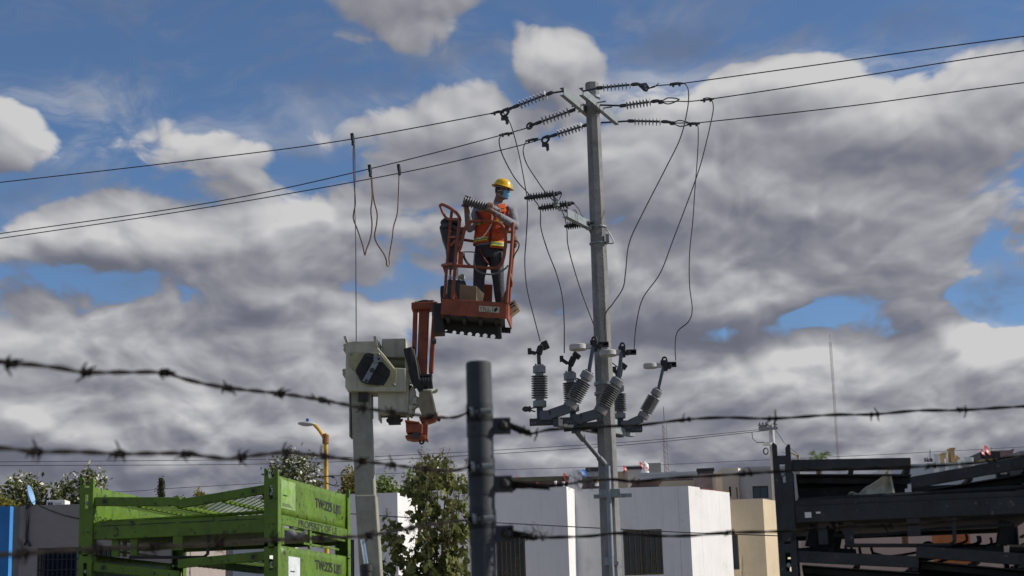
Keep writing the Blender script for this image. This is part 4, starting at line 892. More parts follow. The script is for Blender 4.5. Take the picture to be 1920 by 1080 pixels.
# connectors where jumpers leave the conductors
def connector(px, py, Y, ang, label):
    c = P(px, py, Y); d = V(math.cos(ang), 0, math.sin(ang)); t = thing('wire_connector', label, 'connector', c, 'connectors on the conductors')
    m = MB(); m.tube([c-d*.11-V(0, 0, .008), c+d*.11-V(0, 0, .008)], .016, 6); m.build('barrel', darksteel, t)
    for s in (-.05, .05): q = MB(); q.box(c+d*s-V(0, 0, .015), (.035, .03, .06)); q.build('bolt_clamp', darksteel, t)
JG = 'jumper wires'
def jumper(pts, y0, y1, label, r=.0095):
    n = len(pts); p3 = [P(x, y, y0+(y1-y0)*i/(n-1)) for i, (x, y) in enumerate(pts)]
    m = MB(); m.tube(catmull(p3, 6), r, 6); tag(m.build('jumper_wire', condm, smooth=True), label, 'wire', JG)
jumper([(924, 212), (935, 208), (945, 213), (958, 235), (972, 285), (984, 345), (989, 385), (987, 440), (984, 490), (988, 540), (1000, 590), (1013, 640)], eL1.y, 26.2, 'outer left jumper wire from the top conductor down to the first switch')
connector(933, 210, eL1.y, .15, 'connector on the uppermost left conductor')
jumper([(962, 251), (950, 249), (939, 255), (936, 268), (944, 295), (966, 335), (990, 362), (1012, 390), (1014, 425), (1025, 465), (1044, 515), (1055, 560), (1058, 610), (1058, 662)], eL2.y, 26.5, 'middle left jumper wire passing the surge arresters')
connector(948, 251, eL2.y, .1, 'connector on the middle left conductor')
jumper([(1010, 259), (995, 261), (985, 268), (981, 285), (988, 308), (1005, 335), (1024, 362), (1046, 385), (1058, 405), (1063, 430), (1066, 465), (1086, 535), (1113, 608), (1135, 665), (1160, 690)], eL3.y, 27.45, 'inner left jumper wire passing the lowest surge arrester')
connector(997, 262, eL3.y, .12, 'connector on the lowest left conductor')
jumper([(1256, 157), (1270, 155), (1285, 158), (1291, 172), (1289, 205), (1276, 258), (1250, 312), (1206, 398), (1180, 455), (1173, 510), (1168, 540), (1150, 568), (1135, 590), (1135, 625), (1138, 648)], eR1.y, 26.2, 'right jumper wire curving in to the pole')
connector(1268, 157, eR1.y, .1, 'connector on the uppermost right conductor')
jumper([(1318, 185), (1330, 184), (1337, 195), (1335, 220), (1316, 300), (1296, 360), (1262, 450), (1238, 512), (1205, 560), (1193, 610), (1189, 655)], eR2.y, 26.6, 'middle right jumper wire down to the second switch')
connector(1326, 186, eR2.y, .1, 'connector on the middle right conductor')
jumper([(1290, 231), (1302, 232), (1309, 240), (1308, 290), (1303, 355), (1299, 415), (1293, 475), (1293, 535), (1298, 580), (1291, 603), (1271, 621), (1266, 645), (1267, 676)], eR3.y, 27.4, 'outermost right jumper wire with a kink above the last switch')
connector(1300, 232, eR3.y, .05, 'connector on the lowest right conductor')

# bracket with three surge arresters halfway up
zB = P(1085, 411, PY-.5).z; q0, q1 = PZ(1112, 424, zB), PZ(1064, 399, zB)
d = (q1-q0).normalized(); n = d.cross(V(0, 0, 1)).normalized()
m = MB(); m.beam(q0, q1, .012, .125); m.beam(q0+n*.047+V(0, 0, .057), q1+n*.047+V(0, 0, .057), .08, .010); m.beam(q0+n*.047-V(0, 0, .057), q1+n*.047-V(0, 0, .057), .08, .010); m.build('bracket_arm', galv, pole)
for yy in (422, 453):
    zz = Z(1122, yy, PY-.15); m = MB(); m.lathe((pb.x, PY, zz-.012), (0, 0, 1), [(0, prad(zz)+.002), (0, prad(zz)+.016), (.025, prad(zz)+.016), (.025, prad(zz)+.002)], 24, caps=False); m.build('band', galv, pole)
m = MB(); m.box(P(1104, 424, PY-.16), (.09, .06, .12)); m.build('bracket_plate', galv, pole)
m = MB(); m.box(P(1139, 447, PY-.1), (.05, .05, .14)); m.tube(catmull([P(x, y, PY-.12) for x, y in ((1134, 430), (1140, 433), (1143, 438), (1145, 441), (1149, 448), (1150, 455), (1145, 457), (1138, 456))], 4), .010, 5); m.build('ground_clip', galv, pole)
def arrester(label, a, b, Y, n, tail):
    p0, p1 = P(*a, Y), P(*b, Y+.05); ax = (p1-p0).normalized(); t = thing('surge_arrester', label, 'surge arrester', p0.lerp(p1, .5), 'surge arresters on the bracket')
    m = MB(); m.tube([p0, p1], .034, 12); m.build('core', silidark, t, smooth=True); rot = axis_rot(ax)
    for i in range(n): put('shed', SH_ARR, t, p0.lerp(p1, .06+.78*i/(n-1)), rot)
    m = MB(); m.lathe(p0-ax*.045, ax, [(0, .012), (.01, .026), (.05, .026)], 8); m.build('terminal', black, t)
    m = MB(); m.lathe(p1-ax*.09, ax, [(0, .035), (.07, .04), (.09, .02), (.15, .02)], 10); m.build('end_cap', black, t)
    m = MB(); c = p0.lerp(p1, .84); m.lathe(c, ax, [(0, .05), (.02, .05)], 12); m.beam(c, c+V(.10, .25, -.14), .03, .012); m.build('strap', galv, t)
    m = MB(); m.tube(catmull([P(x, y, Y+.1) for x, y in tail], 5), .008, 5); m.build('ground_lead', condm, t, smooth=True)
arrester('surge arrester at the far end of the bracket, leftmost of three', (988, 371), (1046, 363), 26.0, 10, ((1046, 363), (1046, 360), (1050, 359), (1053, 363), (1050, 371), (1046, 378), (1047, 388), (1052, 393)))
arrester('surge arrester in the middle of the bracket, just below the leftmost', (1014, 390), (1070, 382), 26.25, 10, ((1068, 382), (1070, 379), (1074, 379), (1080, 386), (1086, 393), (1090, 402), (1094, 407)))
arrester('surge arrester under the bracket, nearest the pole', (1063, 424), (1106, 418), 26.75, 9, ((1075, 393), (1081, 397), (1080, 404), (1074, 409)))
m = MB(); m.lathe(P(1043, 381, 26.1), (0, 0, 1), [(-.06, .03), (-.05, .05), (-.03, .05), (-.02, .035), (0, .05), (.02, .05), (.03, .035), (.05, .05), (.07, .05), (.08, .03)], 10); m.beam(P(1049, 394, 26.15), P(1066, 393, 26.2), .06, .02); m.beam(P(1043, 388, 26.1), P(1050, 394, 26.15), .04, .02); m.build('arrester_mount', galv, pole)

# three disconnect switches on the lower arm
def post(parent, a, b, n, r=1.0):
    a = Vector(a); b = Vector(b); ax = (b-a).normalized(); L_ = (b-a).length
    m = MB(); m.lathe(a, ax, [(0, .09*r), (.01, .105*r), (.10*r, .105*r), (.115*r, .066*r), (L_-.13*r, .064*r), (L_-.12*r, .10*r), (L_-.02*r, .10*r), (L_-.01, .09*r), (L_, .07*r)], 24); io = m.build('insulator', porc, parent, smooth=True)
    rot = axis_rot(ax)
    for i in range(n): put('shed', SH_POST, io, a+ax*(.155*r+(L_-.33*r)*i/(n-1)), rot, (r, r, r))
    m = MB()
    for q in range(4):
        u = rot @ V(math.cos(q*1.57+.4)*.06*r, math.sin(q*1.57+.4)*.06*r, 0); m.lathe(b+u-ax*.01, ax, [(0, .014), (.03, .014)], 6)
    m.build('cap_bolts', darksteel, io)
    return io
def switch(label, Y, base, vi, si, blade, head, fork, r=1.0):
    t = thing('disconnect_switch', label, 'switch', P((base[0][0]+base[1][0])/2, base[0][1], Y), 'disconnect switches on the lower arm')
    b0, b1 = P(*base[0], Y), P(*base[1], Y)
    m = MB(); m.beam(b0+V(0, -.06, 0), b1+V(0, -.06, 0), .010, .10); m.beam(b0+V(0, 0, .046), b1+V(0, 0, .046), .12, .008); m.beam(b0+V(0, .06, 0), b1+V(0, .06, 0), .010, .10); m.build('base_channel', darksteel, t)
    for e, s in ((b0, 1), (b1, -1)):
        for k in (0, 1): m = MB(); m.lathe(e+V(s*(.035+.05*k), -.068, -.02), (0, 1, 0), [(0, .010), (.006, .010)], 8); m.build('bolt', galv, t)
    # upright insulator, spring mount and fork contact
    v0, v1 = P(*vi[0], Y+.02), P(*vi[1], Y+.02)
    m = MB(); m.lathe(V(v0.x, v0.y, b0.z+.05), (0, 0, 1), [(0, .05), (v0.z-b0.z-.05, .05)], 8); m.build('stud', darksteel, t)
    post(t, v0, v1, 10, r)
    f = [P(*q, Y) for q in fork]
    m = MB(); m.beam(v1, f[0], .09*r, .06*r, (1, 0, 0)); m.build('neck', darksteel, t, bevel=.008)
    m = MB(); m.beam(f[0], f[1], .12, .10); m.beam(f[1]+V(.02, 0, .0), f[2], .10, .13); m.tube([f[1]+V(0, -.08, 0), f[1]+V(0, .08, 0)], .03, 8); fk = m.build('fork_contact', black, t, bevel=.012)
    m = MB(); m.beam(f[3], f[3].lerp(f[0], .7), .07, .05); m.box(f[3]+V(0, 0, .01), (.06, .09, .09)); m.tube([f[3]+V(.02, -.06, 0), f[3]+V(.02, .06, 0)], .014, 6); m.build('terminal', black, t, bevel=.005)
    # sloping insulator on its foot
    s0, s1 = P(*si[0], Y-.05), P(*si[1], Y-.05); foot = P(*si[2], Y-.05); ax = (s1-s0).normalized()
    m = MB(); m.beam(foot, s0, .14*r, .15*r); m.box((foot+V(-.06, 0, -.01)), (.18*r, .14*r, .15*r)); m.build('foot', mat('switch_steel', (0.10, 0.115, 0.14), .5, .2), t, bevel=.01)
    post(t, s0, s1, 10, r)
    h = P(*head, Y-.05)
    m = MB(); m.beam(s1, h, .06*r, .12*r, (0, -1, .2)); m.build('blade_arm', mat('switch_steel', (0.10, 0.115, 0.14), .5, .2), t, bevel=.008)
    bl, br = P(*blade[0], Y-.05), P(*blade[1], Y-.05); bx = (br-bl).normalized()
    m = MB(); m.lathe(bl+bx*.14*r-V(0, 0, .045*r), (0, 0, 1), [(0, .125*r), (.012, .138*r), (.075*r, .138*r), (.09*r, .12*r)], 24); m.beam(bl+bx*.14, bl+bx*.36*r, .10*r, .075*r); m.build('arc_chamber', mat('chamber_grey', (0.45, 0.45, 0.44), .5), t, smooth=True)
    m = MB(); m.beam(bl+bx*.33*r, br, .05, .045); m.box(h+V(.03, 0, .02), (.07, .12, .17)); m.box(h+V(-.02, 0, .06), (.05, .10, .09)); m.tube([h+V(.10, -.07, 0), h+V(.10, .07, 0)], .035, 8); m.tube(catmull([h+V(-.02, 0, .08), h+V(.0, 0, .15), h+V(.05, 0, .15), h+V(.06, 0, .08)], 4), .018, 6); m.build('hinge_contact', black, t, bevel=.006)
    m = MB(); m.box(br-bx*.07, (.16, .05, .085)); m.lathe(br-bx*.09+V(0, -.03, 0), (0, 1, 0), [(0, .014), (.01, .014)], 8); m.build('terminal', black, t, bevel=.004)
    return t
switch('disconnect switch left of the pole, the nearest of three', 26.2, ((993, 792), (1075, 789)), ((1012, 764), (1011, 685)), ((1067, 765), (1104, 698), (1030, 778)), ((1067, 653), (1140, 645)), (1112, 651), ((1010, 664), (1014, 650), (1028, 645), (993, 660)))
switch('disconnect switch in front of the pole, middle of three', 26.6, ((1057, 803), (1132, 796)), ((1074, 772), (1068, 698)), ((1123, 775), (1160, 710), (1088, 785)), ((1124, 663), (1192, 660)), (1165, 662), ((1069, 685), (1076, 670), (1084, 663), (1053, 674)))
switch('disconnect switch right of the pole, the farthest of three', 27.5, ((1117, 806), (1204, 804)), ((1163, 785), (1160, 722)), ((1204, 784), (1234, 731), (1180, 795)), ((1206, 687), (1267, 683)), (1244, 688), ((1160, 706), (1163, 690), (1171, 682), (1152, 694)), .86)
zC = Z(1110, 797, PY)-.11; p0, p1 = PZ(1046, 803, zC), PZ(1180, 812, zC)
p0 = P(1050, 799, 26.05); p1 = P(1172, 810, 27.75); p1.z = p0.z = min(p0.z, p1.z)
for k in (0, 1):
    off = V(.30 if k else -.16, -.05 if k else 0, 0)
    m = MB(); m.beam((p0 if k == 0 else p0.lerp(p1, .62))+off*.4+V(0, .0, .06), p1+off*.4+V(0, 0, .06), .10, .12); m.build('switch_arm', darksteel if k == 0 else galv, pole, bevel=.006)
m = MB(); a, b = P(1084, 811, 26.5), P(1134, 871, PY-.14); m.tube([a, b], .036, 12); m.tube([a-(b-a)*.06, a+(b-a)*.22], .052, 12); m.tube([a+(b-a)*.78, a+(b-a)*1.0], .05, 12); m.build('brace', mat('brace_grey', (0.13, 0.145, 0.16), .5, .2), pole, smooth=True)
m = MB(); m.prism([P(1124, 862, PY-.17), P(1138, 866, PY-.17), P(1144, 876, PY-.17), P(1142, 882, PY-.17), P(1130, 878, PY-.17)], (0, .03, 0)); m.box(P(1141, 884, PY-.19), (.14, .05, .04)); m.box(P(1137, 879, PY-.19), (.03, .05, .10)); m.box(P(1146, 879, PY-.19), (.03, .05, .10)); m.build('brace_bracket', galv, pole)
m = MB(); m.box(P(1080, 806, 26.5), (.14, .12, .10)); m.build('brace_clamp', darksteel, pole)
m = MB(); m.tube([P(1139.5, 874, PY-.20), P(1146.5, 1060, PY-.22)], .042, 14); q = P(1146.5, 1060, PY-.22); m.tube([q, V(q.x, q.y, .0)], .042, 14); m.build('conduit', mat('conduit_grey', (0.24, 0.26, 0.29), .5, .3), pole, smooth=True)
for yy, w in ((925, 1.0), (1052, .4)):
    c = P(1143, yy, PY-.2); m = MB(); m.box(c, (.28*w+.05, .08, .13)); m.beam(c+V(-.25*w, .04, -.04), c+V(.35*w, .04, -.035), .06, .06); m.build('pipe_clamp', galv, pole, bevel=.004)
for yy in (720, 738): 
    zz = Z(1140, yy, PY); m = MB(); m.lathe((pb.x, PY, zz-.02), (0, 0, 1), [(0, prad(zz)+.002), (0, prad(zz)+.018), (.045, prad(zz)+.018), (.045, prad(zz)+.002)], 24, caps=False); m.build('band', galv, pole)
# link at the left end of the near switch
m = MB(); m.tube([P(990, 767, 26.15), P(1008, 763, 26.15)], .012, 6); m.tube([P(990, 768, 26.15), P(1004, 772, 26.15)], .012, 6); m.ell(P(986, 767, 26.15), (.06, .04, .045), n=10, mm=6); m.ell(P(993, 767, 26.15), (.03, .05, .05), n=10, mm=6)
tag(m.build('link_coupling', darksteel, smooth=True), 'small dark coupling rod at the left end of the nearest switch', 'coupling')

# earthing clamps hung on the left conductors
def line_y(pts, x, y0, y1): return y0+(y1-y0)*((x-pts[0])/(pts[1]-pts[0]))
yg1 = line_y((947, -700), 662, eL1.y, eL1.y+5.2); yg2 = line_y((993, -700), 694, eL2.y, eL2.y+5.2); yg3 = line_y((1024, -700), 748, eL3.y, eL3.y+5.2)
for (px, pt_, pb_, Y, lab) in ((661, 250, 272, yg1, 'earthing clamp on the uppermost left conductor'), (693.5, 309, 331, yg2, 'earthing clamp on the middle left conductor'), (748, 308, 328, yg3, 'earthing clamp on the lowest left conductor')):
    t = thing('earthing_clamp', lab, 'clamp', P(px, pb_, Y), 'earthing clamps on the conductors')
    a, b = P(px-1.2, pt_, Y-.02), P(px+1.2, pb_, Y-.02); m = MB(); m.beam(a, a.lerp(b, .6), .05, .055, (1, 0, 0)); m.build('jaw', black, t, bevel=.006)
    m = MB(); m.beam(a.lerp(b, .25)+V(.02, -.02, 0), a.lerp(b, .8)+V(.02, -.02, 0), .03, .03, (1, 0, 0)); m.build('screw', galv, t)
    m = MB(); m.tube([a.lerp(b, .6), b], [.02, .03], 8); m.build('cable_socket', black, t)
def cable(pts, Y0, Y1, label, r=.0125, m_=copper):
    n = len(pts); m = MB(); m.tube(catmull([P(x, y, Y0+(Y1-Y0)*i/(n-1)) for i, (x, y) in enumerate(pts)], 6), r, 6); tag(m.build('earthing_cable', m_, smooth=True), label, 'cable', 'earthing cables')
cable([(663, 270), (662.5, 300), (664, 340), (666, 370), (666, 385), (663, 400), (663, 412), (670, 430), (680, 460), (684, 478), (687, 468), (695, 445), (697.5, 420), (695.5, 395), (698, 370), (697, 345), (695.5, 331)], yg1, yg2, 'earthing cable looping between the two left clamps')
cable([(697, 331), (699, 360), (702, 380), (707, 400), (706, 420), (702.5, 440), (706, 455), (719, 475), (724, 487), (725, 497), (728, 499), (730.5, 496), (730, 480), (736, 445), (738, 425), (745, 400), (747, 370), (748.5, 328)], yg2, yg3, 'earthing cable looping between the two right clamps')
cable([(664.5, 270), (666, 330), (665, 365), (665.5, 400), (667, 450), (667.5, 540), (668, 640)], yg1, 22.8, 'thin earthing cable hanging straight down to the crane head', .007, condm)

# ------------------------------------------------------------------ boom lift
LY = 22.6
lb_ = P(690, 1000, LY)
lift = thing('boom_lift', 'cream and orange boom lift with its basket raised beside the pole', 'boom lift', (lb_.x, LY, 0))
def pxp(poly, Y): return [P(x, y, Y) for x, y in poly]
def plate(name, poly, Y, th, m_, parent, bevel=.008, smooth=False):
    m = MB(); m.prism(pxp(poly, Y), (0, th, 0)); return m.build(name, m_, parent, bevel=bevel, smooth=smooth)
# lower boom and chassis
def taper(name, pts, hw, hd, m_, parent, bevel=.015):
    m = MB(); vs = []; fs = []
    for (c, w, d) in zip(pts, hw, hd): vs += [c+V(-w, -d, 0), c+V(w, -d, 0), c+V(w, d, 0), c+V(-w, d, 0)]
    for i in range(len(pts)-1):
        for j in range(4): fs.append((4*i+j, 4*i+(j+1) % 4, 4*i+4+(j+1) % 4, 4*i+4+j))
    fs.append((3, 2, 1, 0)); k = 4*(len(pts)-1); fs.append((k, k+1, k+2, k+3)); m.add(vs, fs); return m.build(name, m_, parent, bevel=bevel)
boomc = mat('boom_cream_shaded', (0.29, 0.288, 0.225), 0.55, 0, 0.14, 5, spots=[((0.12, 0.11, 0.08), 14, 0.64, 0.06)], grime=0.6)  # the lift's cream again, darkened for the boom's shade as well as its dirt
bt = P(677, 735, LY+.25); bm_ = P(687, 930, LY+.1); bl_ = P(697, 1085, LY)
low = V(bl_.x+.06, LY-.05, .9)
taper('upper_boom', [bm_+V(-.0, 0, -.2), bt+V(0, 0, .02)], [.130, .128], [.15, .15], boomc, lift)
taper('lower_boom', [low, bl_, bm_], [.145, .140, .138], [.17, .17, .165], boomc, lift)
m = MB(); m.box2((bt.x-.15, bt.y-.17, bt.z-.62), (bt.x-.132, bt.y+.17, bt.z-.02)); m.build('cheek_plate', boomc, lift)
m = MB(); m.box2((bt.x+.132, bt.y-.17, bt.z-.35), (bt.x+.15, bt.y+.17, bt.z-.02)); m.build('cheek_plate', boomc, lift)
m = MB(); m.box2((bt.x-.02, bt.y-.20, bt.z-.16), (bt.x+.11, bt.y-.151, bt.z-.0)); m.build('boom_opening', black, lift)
a, b = P(681, 1000, LY-.25), P(687, 1060, LY-.26)
m = MB(); m.tube([P(679.5, 1012, LY-.24), b], .035, 12); m.build('cylinder_rod', mat('chrome', (0.6, 0.6, 0.6), .15, 1.0), lift, smooth=True)
m = MB(); m.tube([b, V(b.x+.03, b.y, .9)], .075, 12); m.lathe(b, V(.05, 0, -1), [(-.02, .06), (0, .085), (.08, .085)], 12); m.build('cylinder', black, lift, smooth=True)
m = MB(); m.box2((low.x-.7, LY-1.1, .55), (low.x+.7, LY+1.1, 1.0)); m.build('chassis', cream, lift, bevel=.04)
wm_ = MB(); wm_.lathe((-.16, 0, 0), (1, 0, 0), [(0, .30), (.02, .42), (.05, .45), (.27, .45), (.30, .42), (.32, .30)], 24); wm = wm_.mesh('wheel', black, smooth=True)
hm_ = MB(); hm_.lathe((-.165, 0, 0), (1, 0, 0), [(0, .05), (0, .24), (.33, .24), (.33, .05)], 16); hm = hm_.mesh('rim', cream)
for sx in (-1, 1):
    for sy in (-1, 1): w = put('wheel', wm, lift, (low.x+sx*.85, LY+sy*.9, .45)); put('rim', hm, w, (low.x+sx*.85, LY+sy*.9, .45)).matrix_basis = Matrix.Identity(4)
# knuckle housing
HP = [(649, 637), (653, 640), (704, 639.5), (706, 648), (740, 689), (761, 690), (762, 734), (651, 733), (647, 725)]
plate('housing', HP, LY-.05, .55, cream, lift, .015)
m = MB()
for (px, py) in ((647.5, 648), (647.5, 655), (645.5, 695), (646, 701), (708.5, 644), (708.5, 650)): m.lathe(P(px, py, LY+.1), (0, 1, 0), [(0, .03), (.3, .03)], 8)
m.build('pins', cream, lift)
for qa, qb in (((648, 634), (651, 642)), ((704, 634), (707, 652))): m = MB(); m.beam(P(*qa, LY), P(*qb, LY), .3, .035, (1, 0, 0)); m.build('flange', cream, lift)
pz = (630, 620, 4.91)
def z1(x, y): return (pz[0]+x/pz[2], pz[1]+y/pz[2])
plate('cover_plate', [z1(120, 198), z1(400, 203), z1(445, 260), z1(558, 370), z1(552, 512), z1(290, 516), z1(120, 322)], LY-.062, .011, creamy, lift, .004)
op = plate('hose_recess', [z1(178, 365), z1(200, 320), z1(262, 215), z1(300, 206), z1(342, 212), z1(356, 240), z1(430, 290), z1(500, 368), z1(495, 412), z1(440, 506), z1(395, 498), z1(300, 460), z1(235, 415), z1(190, 405)], LY-.066, .0035, black, lift, 0)
random.seed(6)
for k in range(16):
    f = k/15; s = z1(200+80*f+random.uniform(-8, 8), 400-170*f); e = z1(400+80*f, 495-90*f+random.uniform(-6, 6)); c = z1(250+150*f, 470-200*f)
    m = MB(); m.tube(catmull([P(s[0], s[1], LY-.075), P(c[0], c[1], LY-.095-.02*random.random()), P(e[0], e[1], LY-.075)], 6), .013, 6); m.build('hose', black, op, smooth=True)
a, b = P(*z1(265, 472), LY-.125), P(*z1(372, 285), LY-.125)
m = MB(); m.beam(a, b, .012, .075, (1, 0, .6)); m.box(P(*z1(385, 265), LY-.11), (.11, .06, .08)); hb = m.build('hose_bar', galv, lift)
m = MB()
for q, rr in ((z1(332, 362), .034), (z1(277, 460), .02), (z1(392, 258), .02)): m.lathe(P(*q, LY-.15), (0, 1, 0), [(0, rr*.7), (.012, rr), (.04, rr)], 10)
m.build('bolt', darksteel, hb)
for q in (z1(140, 217), z1(390, 216), z1(533, 496)): m = MB(); m.lathe(P(*q, LY-.078), (0, 1, 0), [(0, .012), (.006, .018), (.016, .018)], 8); m.build('bolt', galv, lift)
# upper and lower boxes behind
plate('upper_box', [z1(420, 72), z1(640, 68), z1(645, 248), z1(420, 246)], LY+.2, .4, cream, lift, .02)
m = MB(); m.tube([P(*z1(440, 290), LY+.40), P(*z1(640, 295), LY+.40)], .095, 16); m.build('cross_tube', creamy, lift, smooth=True)
plate('side_web', [z1(632, 210), z1(672, 200), z1(668, 700), z1(640, 700)], LY+.06, .5, cream, lift, .008)
lbx = plate('lower_box', [z1(386, 562), z1(664, 566), z1(664, 760), z1(386, 760)], LY+.06, .44, cream, lift, .015)
m = MB()
for (x0, x1) in ((386, 400), (650, 666)): m.prism(pxp([z1(x0, 761), z1(x1, 761), z1(x1, 812), z1(x0+4, 818)], LY+.06), (0, .44, 0))
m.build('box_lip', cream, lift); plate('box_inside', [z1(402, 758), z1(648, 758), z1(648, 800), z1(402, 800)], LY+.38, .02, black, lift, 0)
m = MB(); m.tube(catmull([P(*z1(x, y), LY+.3) for x, y in ((478, 810), (485, 838), (535, 842), (600, 832), (606, 812))], 4), .016, 6); m.box(P(*z1(540, 830), LY+.3), (.16, .14, .10)); m.ell(P(*z1(495, 826), LY+.28), (.05, .05, .04), n=10, mm=6); m.build('valve', black, lift)
# pin row on the right edge
m = MB()
for (x, y) in ((683, 275), (683, 300), (680, 350), (684, 420), (685, 462), (726, 635), (722, 660), (718, 690), (684, 710), (680, 760), (725, 680)): m.lathe(P(*z1(x-14, y), LY+.1), (1, 0, 0), [(0, .05), (.05, .05), (.055, .035), (.08, .035)], 10)
m.build('pins', cream, lift, smooth=True)
plate('link_plate', [z1(690, 520), z1(716, 510), z1(735, 560), z1(740, 660), z1(722, 770), z1(700, 808), z1(672, 790), z1(672, 560)], LY+.10, .05, cream, lift, .01)
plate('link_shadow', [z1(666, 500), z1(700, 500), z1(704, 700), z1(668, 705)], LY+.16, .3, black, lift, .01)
m = MB(); cb = [P(*z1(x, y), LY+.15) for x, y in ((676, 170), (690, 240), (715, 320), (735, 420), (760, 500), (800, 560), (835, 572))]
for i in range(len(cb)-1): m.beam(cb[i], cb[i+1]+(cb[i+1]-cb[i])*.12, .28, .15 if i < 4 else .09, (1, 0, .2))
m.build('hose_guard', black, lift, bevel=.01)
for k in range(6):
    m = MB(); m.tube(catmull([P(*z1(690+5*k, 150+8*k), LY-.0), P(*z1(705+8*k, 330), LY-.02), P(*z1(735+7*k, 480), LY-.02), P(*z1(770+9*k, 560-4*k), LY+.0)], 5), .017, 6); m.build('hose', black, lift, smooth=True)
# orange jib
def z1b(x, y): return z1(x, y)
ja, jb = P(796, 573, LY+.15), P(791, 705, LY+.15)
m = MB(); m.beam(ja, jb, .135, .16, (0, 1, 0)); m.build('jib_tube', orange, lift, bevel=.012)
for xa, xb, w in ((779, 775.5, .06), (815.5, 808, .062)):
    m = MB(); m.beam(P(xa, 578, LY+.10), P(xb, 700, LY+.10), w, .10, (0, 1, 0)); m.build('jib_link', orange, lift, bevel=.01)
m = MB(); m.box(P(797, 576, LY+.12), (.36, .26, .10)); m.build('jib_head', orange, lift, bevel=.015)
m = MB(); m.beam(P(778, 570, LY+.1), P(818, 571, LY+.1), .2, .03); m.tube(catmull([P(x, y, LY+.05) for x, y in ((780, 570), (795, 566), (808, 568), (815, 576), (820, 584))], 4), .03, 8); m.ell(P(810, 569, LY+.05), (.06, .06, .05), n=10, mm=6); m.build('jib_head_hoses', black, lift)
for (x, y) in ((816, 580), (816.5, 590), (815, 622), (812, 640)): m = MB(); m.lathe(P(x-1, y, LY+.05), (1, 0, 0), [(0, .035), (.05, .035)], 8); m.build('pin', darksteel, lift)
for k in range(9):
    x = 787+k*2.7; m = MB(); m.tube(catmull([P(x, 703+2*(k % 2), LY+.02), P(x+random.uniform(-1, 1), 716, LY-.03), P(x-2+k*.4, 728, LY+.03)], 4), .018, 6); m.build('hose', black, lift, smooth=True)
m = MB(); m.box2((P(785, 702, LY+.0).x, LY-.02, P(790, 704, LY).z-.01), (P(810, 702, LY).x, LY+.2, P(790, 704, LY).z+.015)); m.box2((P(785, 719, LY+.0).x, LY-.02, P(790, 720, LY).z-.01), (P(810, 702, LY).x, LY-.0, P(790, 720, LY).z+.01)); m.build('hose_clamp', black, lift)
plate('jib_bracket', [z1(765, 545), z1(875, 545), z1(915, 720), z1(935, 770), z1(800, 800), z1(760, 700)], LY+.0, .26, mat('bracket_tan', (0.25, 0.215, 0.14), .55, 0, .15, 6, grime=.5), lift, .012)
plate('jib_bracket_edge', [z1(800, 540), z1(880, 540), z1(925, 730), z1(905, 735), z1(868, 558), z1(800, 552)], LY-.03, .03, cream, lift, .005)
m = MB(); m.tube(catmull([P(*z1(x, y), LY-.01) for x, y in ((888, 562), (905, 566), (925, 555), (932, 540))], 4), .02, 8); m.build('grab_hook', creamy, lift, smooth=True)
ol = plate('jib_base', [z1(640, 842), z1(760, 848), z1(800, 860), z1(795, 955), z1(700, 938), z1(645, 942)], LY-.02, .30, orange, lift, .015)
plate('jib_base_lip', [z1(634, 820), z1(770, 838), z1(766, 852), z1(636, 846)], LY-.06, .36, orange, lift, .008)
plate('jib_base_foot', [z1(634, 965), z1(700, 948), z1(830, 962), z1(825, 1000), z1(700, 1005), z1(640, 990)], LY-.01, .28, orange, lift, .012)
m = MB(); m.tube([P(*z1(735, 965), LY-.05), P(*z1(735, 965), LY-.0)], .05, 10); m.build('pin', darksteel, lift)
plate('jib_base_web', [z1(775, 860), z1(830, 840), z1(848, 860), z1(842, 985), z1(855, 1020), z1(838, 1028), z1(822, 1000), z1(798, 960)], LY+.02, .05, orange, lift, .008)
plate('jib_base_arm', [z1(760, 790), z1(850, 770), z1(930, 745), z1(942, 800), z1(905, 830), z1(840, 850), z1(780, 838)], LY+.04, .22, orange, lift, .012)
m = MB(); m.tube(catmull([P(*z1(x, y), LY+.1) for x, y in ((770, 1000), (775, 1035), (795, 1040), (810, 1020), (805, 1000))], 4), .014, 6); m.tube(catmull([P(*z1(x, y), LY+.08) for x, y in ((930, 790), (955, 810), (950, 830), (935, 815))], 4), .014, 6); m.build('hose_loop', black, lift)

# basket
BYF, BYB = 21.8, 22.55                                   # front and back of the platform
def q2(x, y): return (810+x/6.353, 480+y/6.353)
def q1_(x, y): return (810+x/6.0, 320+y/6.0)
fl = P(*q2(105, 700), BYF); fr = P(*q2(886, 745), BYF); zf = (fl.z+fr.z)/2
slope = (fr.z-fl.z)/(fr.x-fl.x)
m = MB(); m.prism(pxp([q2(120, 505), q2(890, 555), q2(885, 748), q2(105, 692)], BYF), (0, .02, 0)); tb = m.build('toe_board', orange, lift, bevel=.006)
m = MB(); m.prism([P(*q2(890, 555), BYF+.02), P(*q2(885, 748), BYF+.02), P(*q2(885, 748), BYF+.02)+V(.05, BYB-BYF, 0), P(*q2(890, 555), BYF+.02)+V(.05, BYB-BYF, 0)], (.02, 0, 0)); m.build('toe_board', orange, lift, bevel=.005)
m = MB(); m.prism([P(*q2(120, 505), BYF+.02), P(*q2(105, 692), BYF+.02), P(*q2(105, 692), BYF+.02)+V(.0, BYB-BYF, 0), P(*q2(120, 505), BYF+.02)+V(.0, BYB-BYF, 0)], (.02, 0, 0)); m.build('toe_board', orange, lift, bevel=.005)
m = MB(); m.prism([P(*q2(590, 330), BYB), P(*q2(722, 342), BYB), P(*q2(716, 560), BYB), P(*q2(600, 560), BYB)], (0, .02, 0)); m.build('rear_plate', orange, lift, bevel=.005)
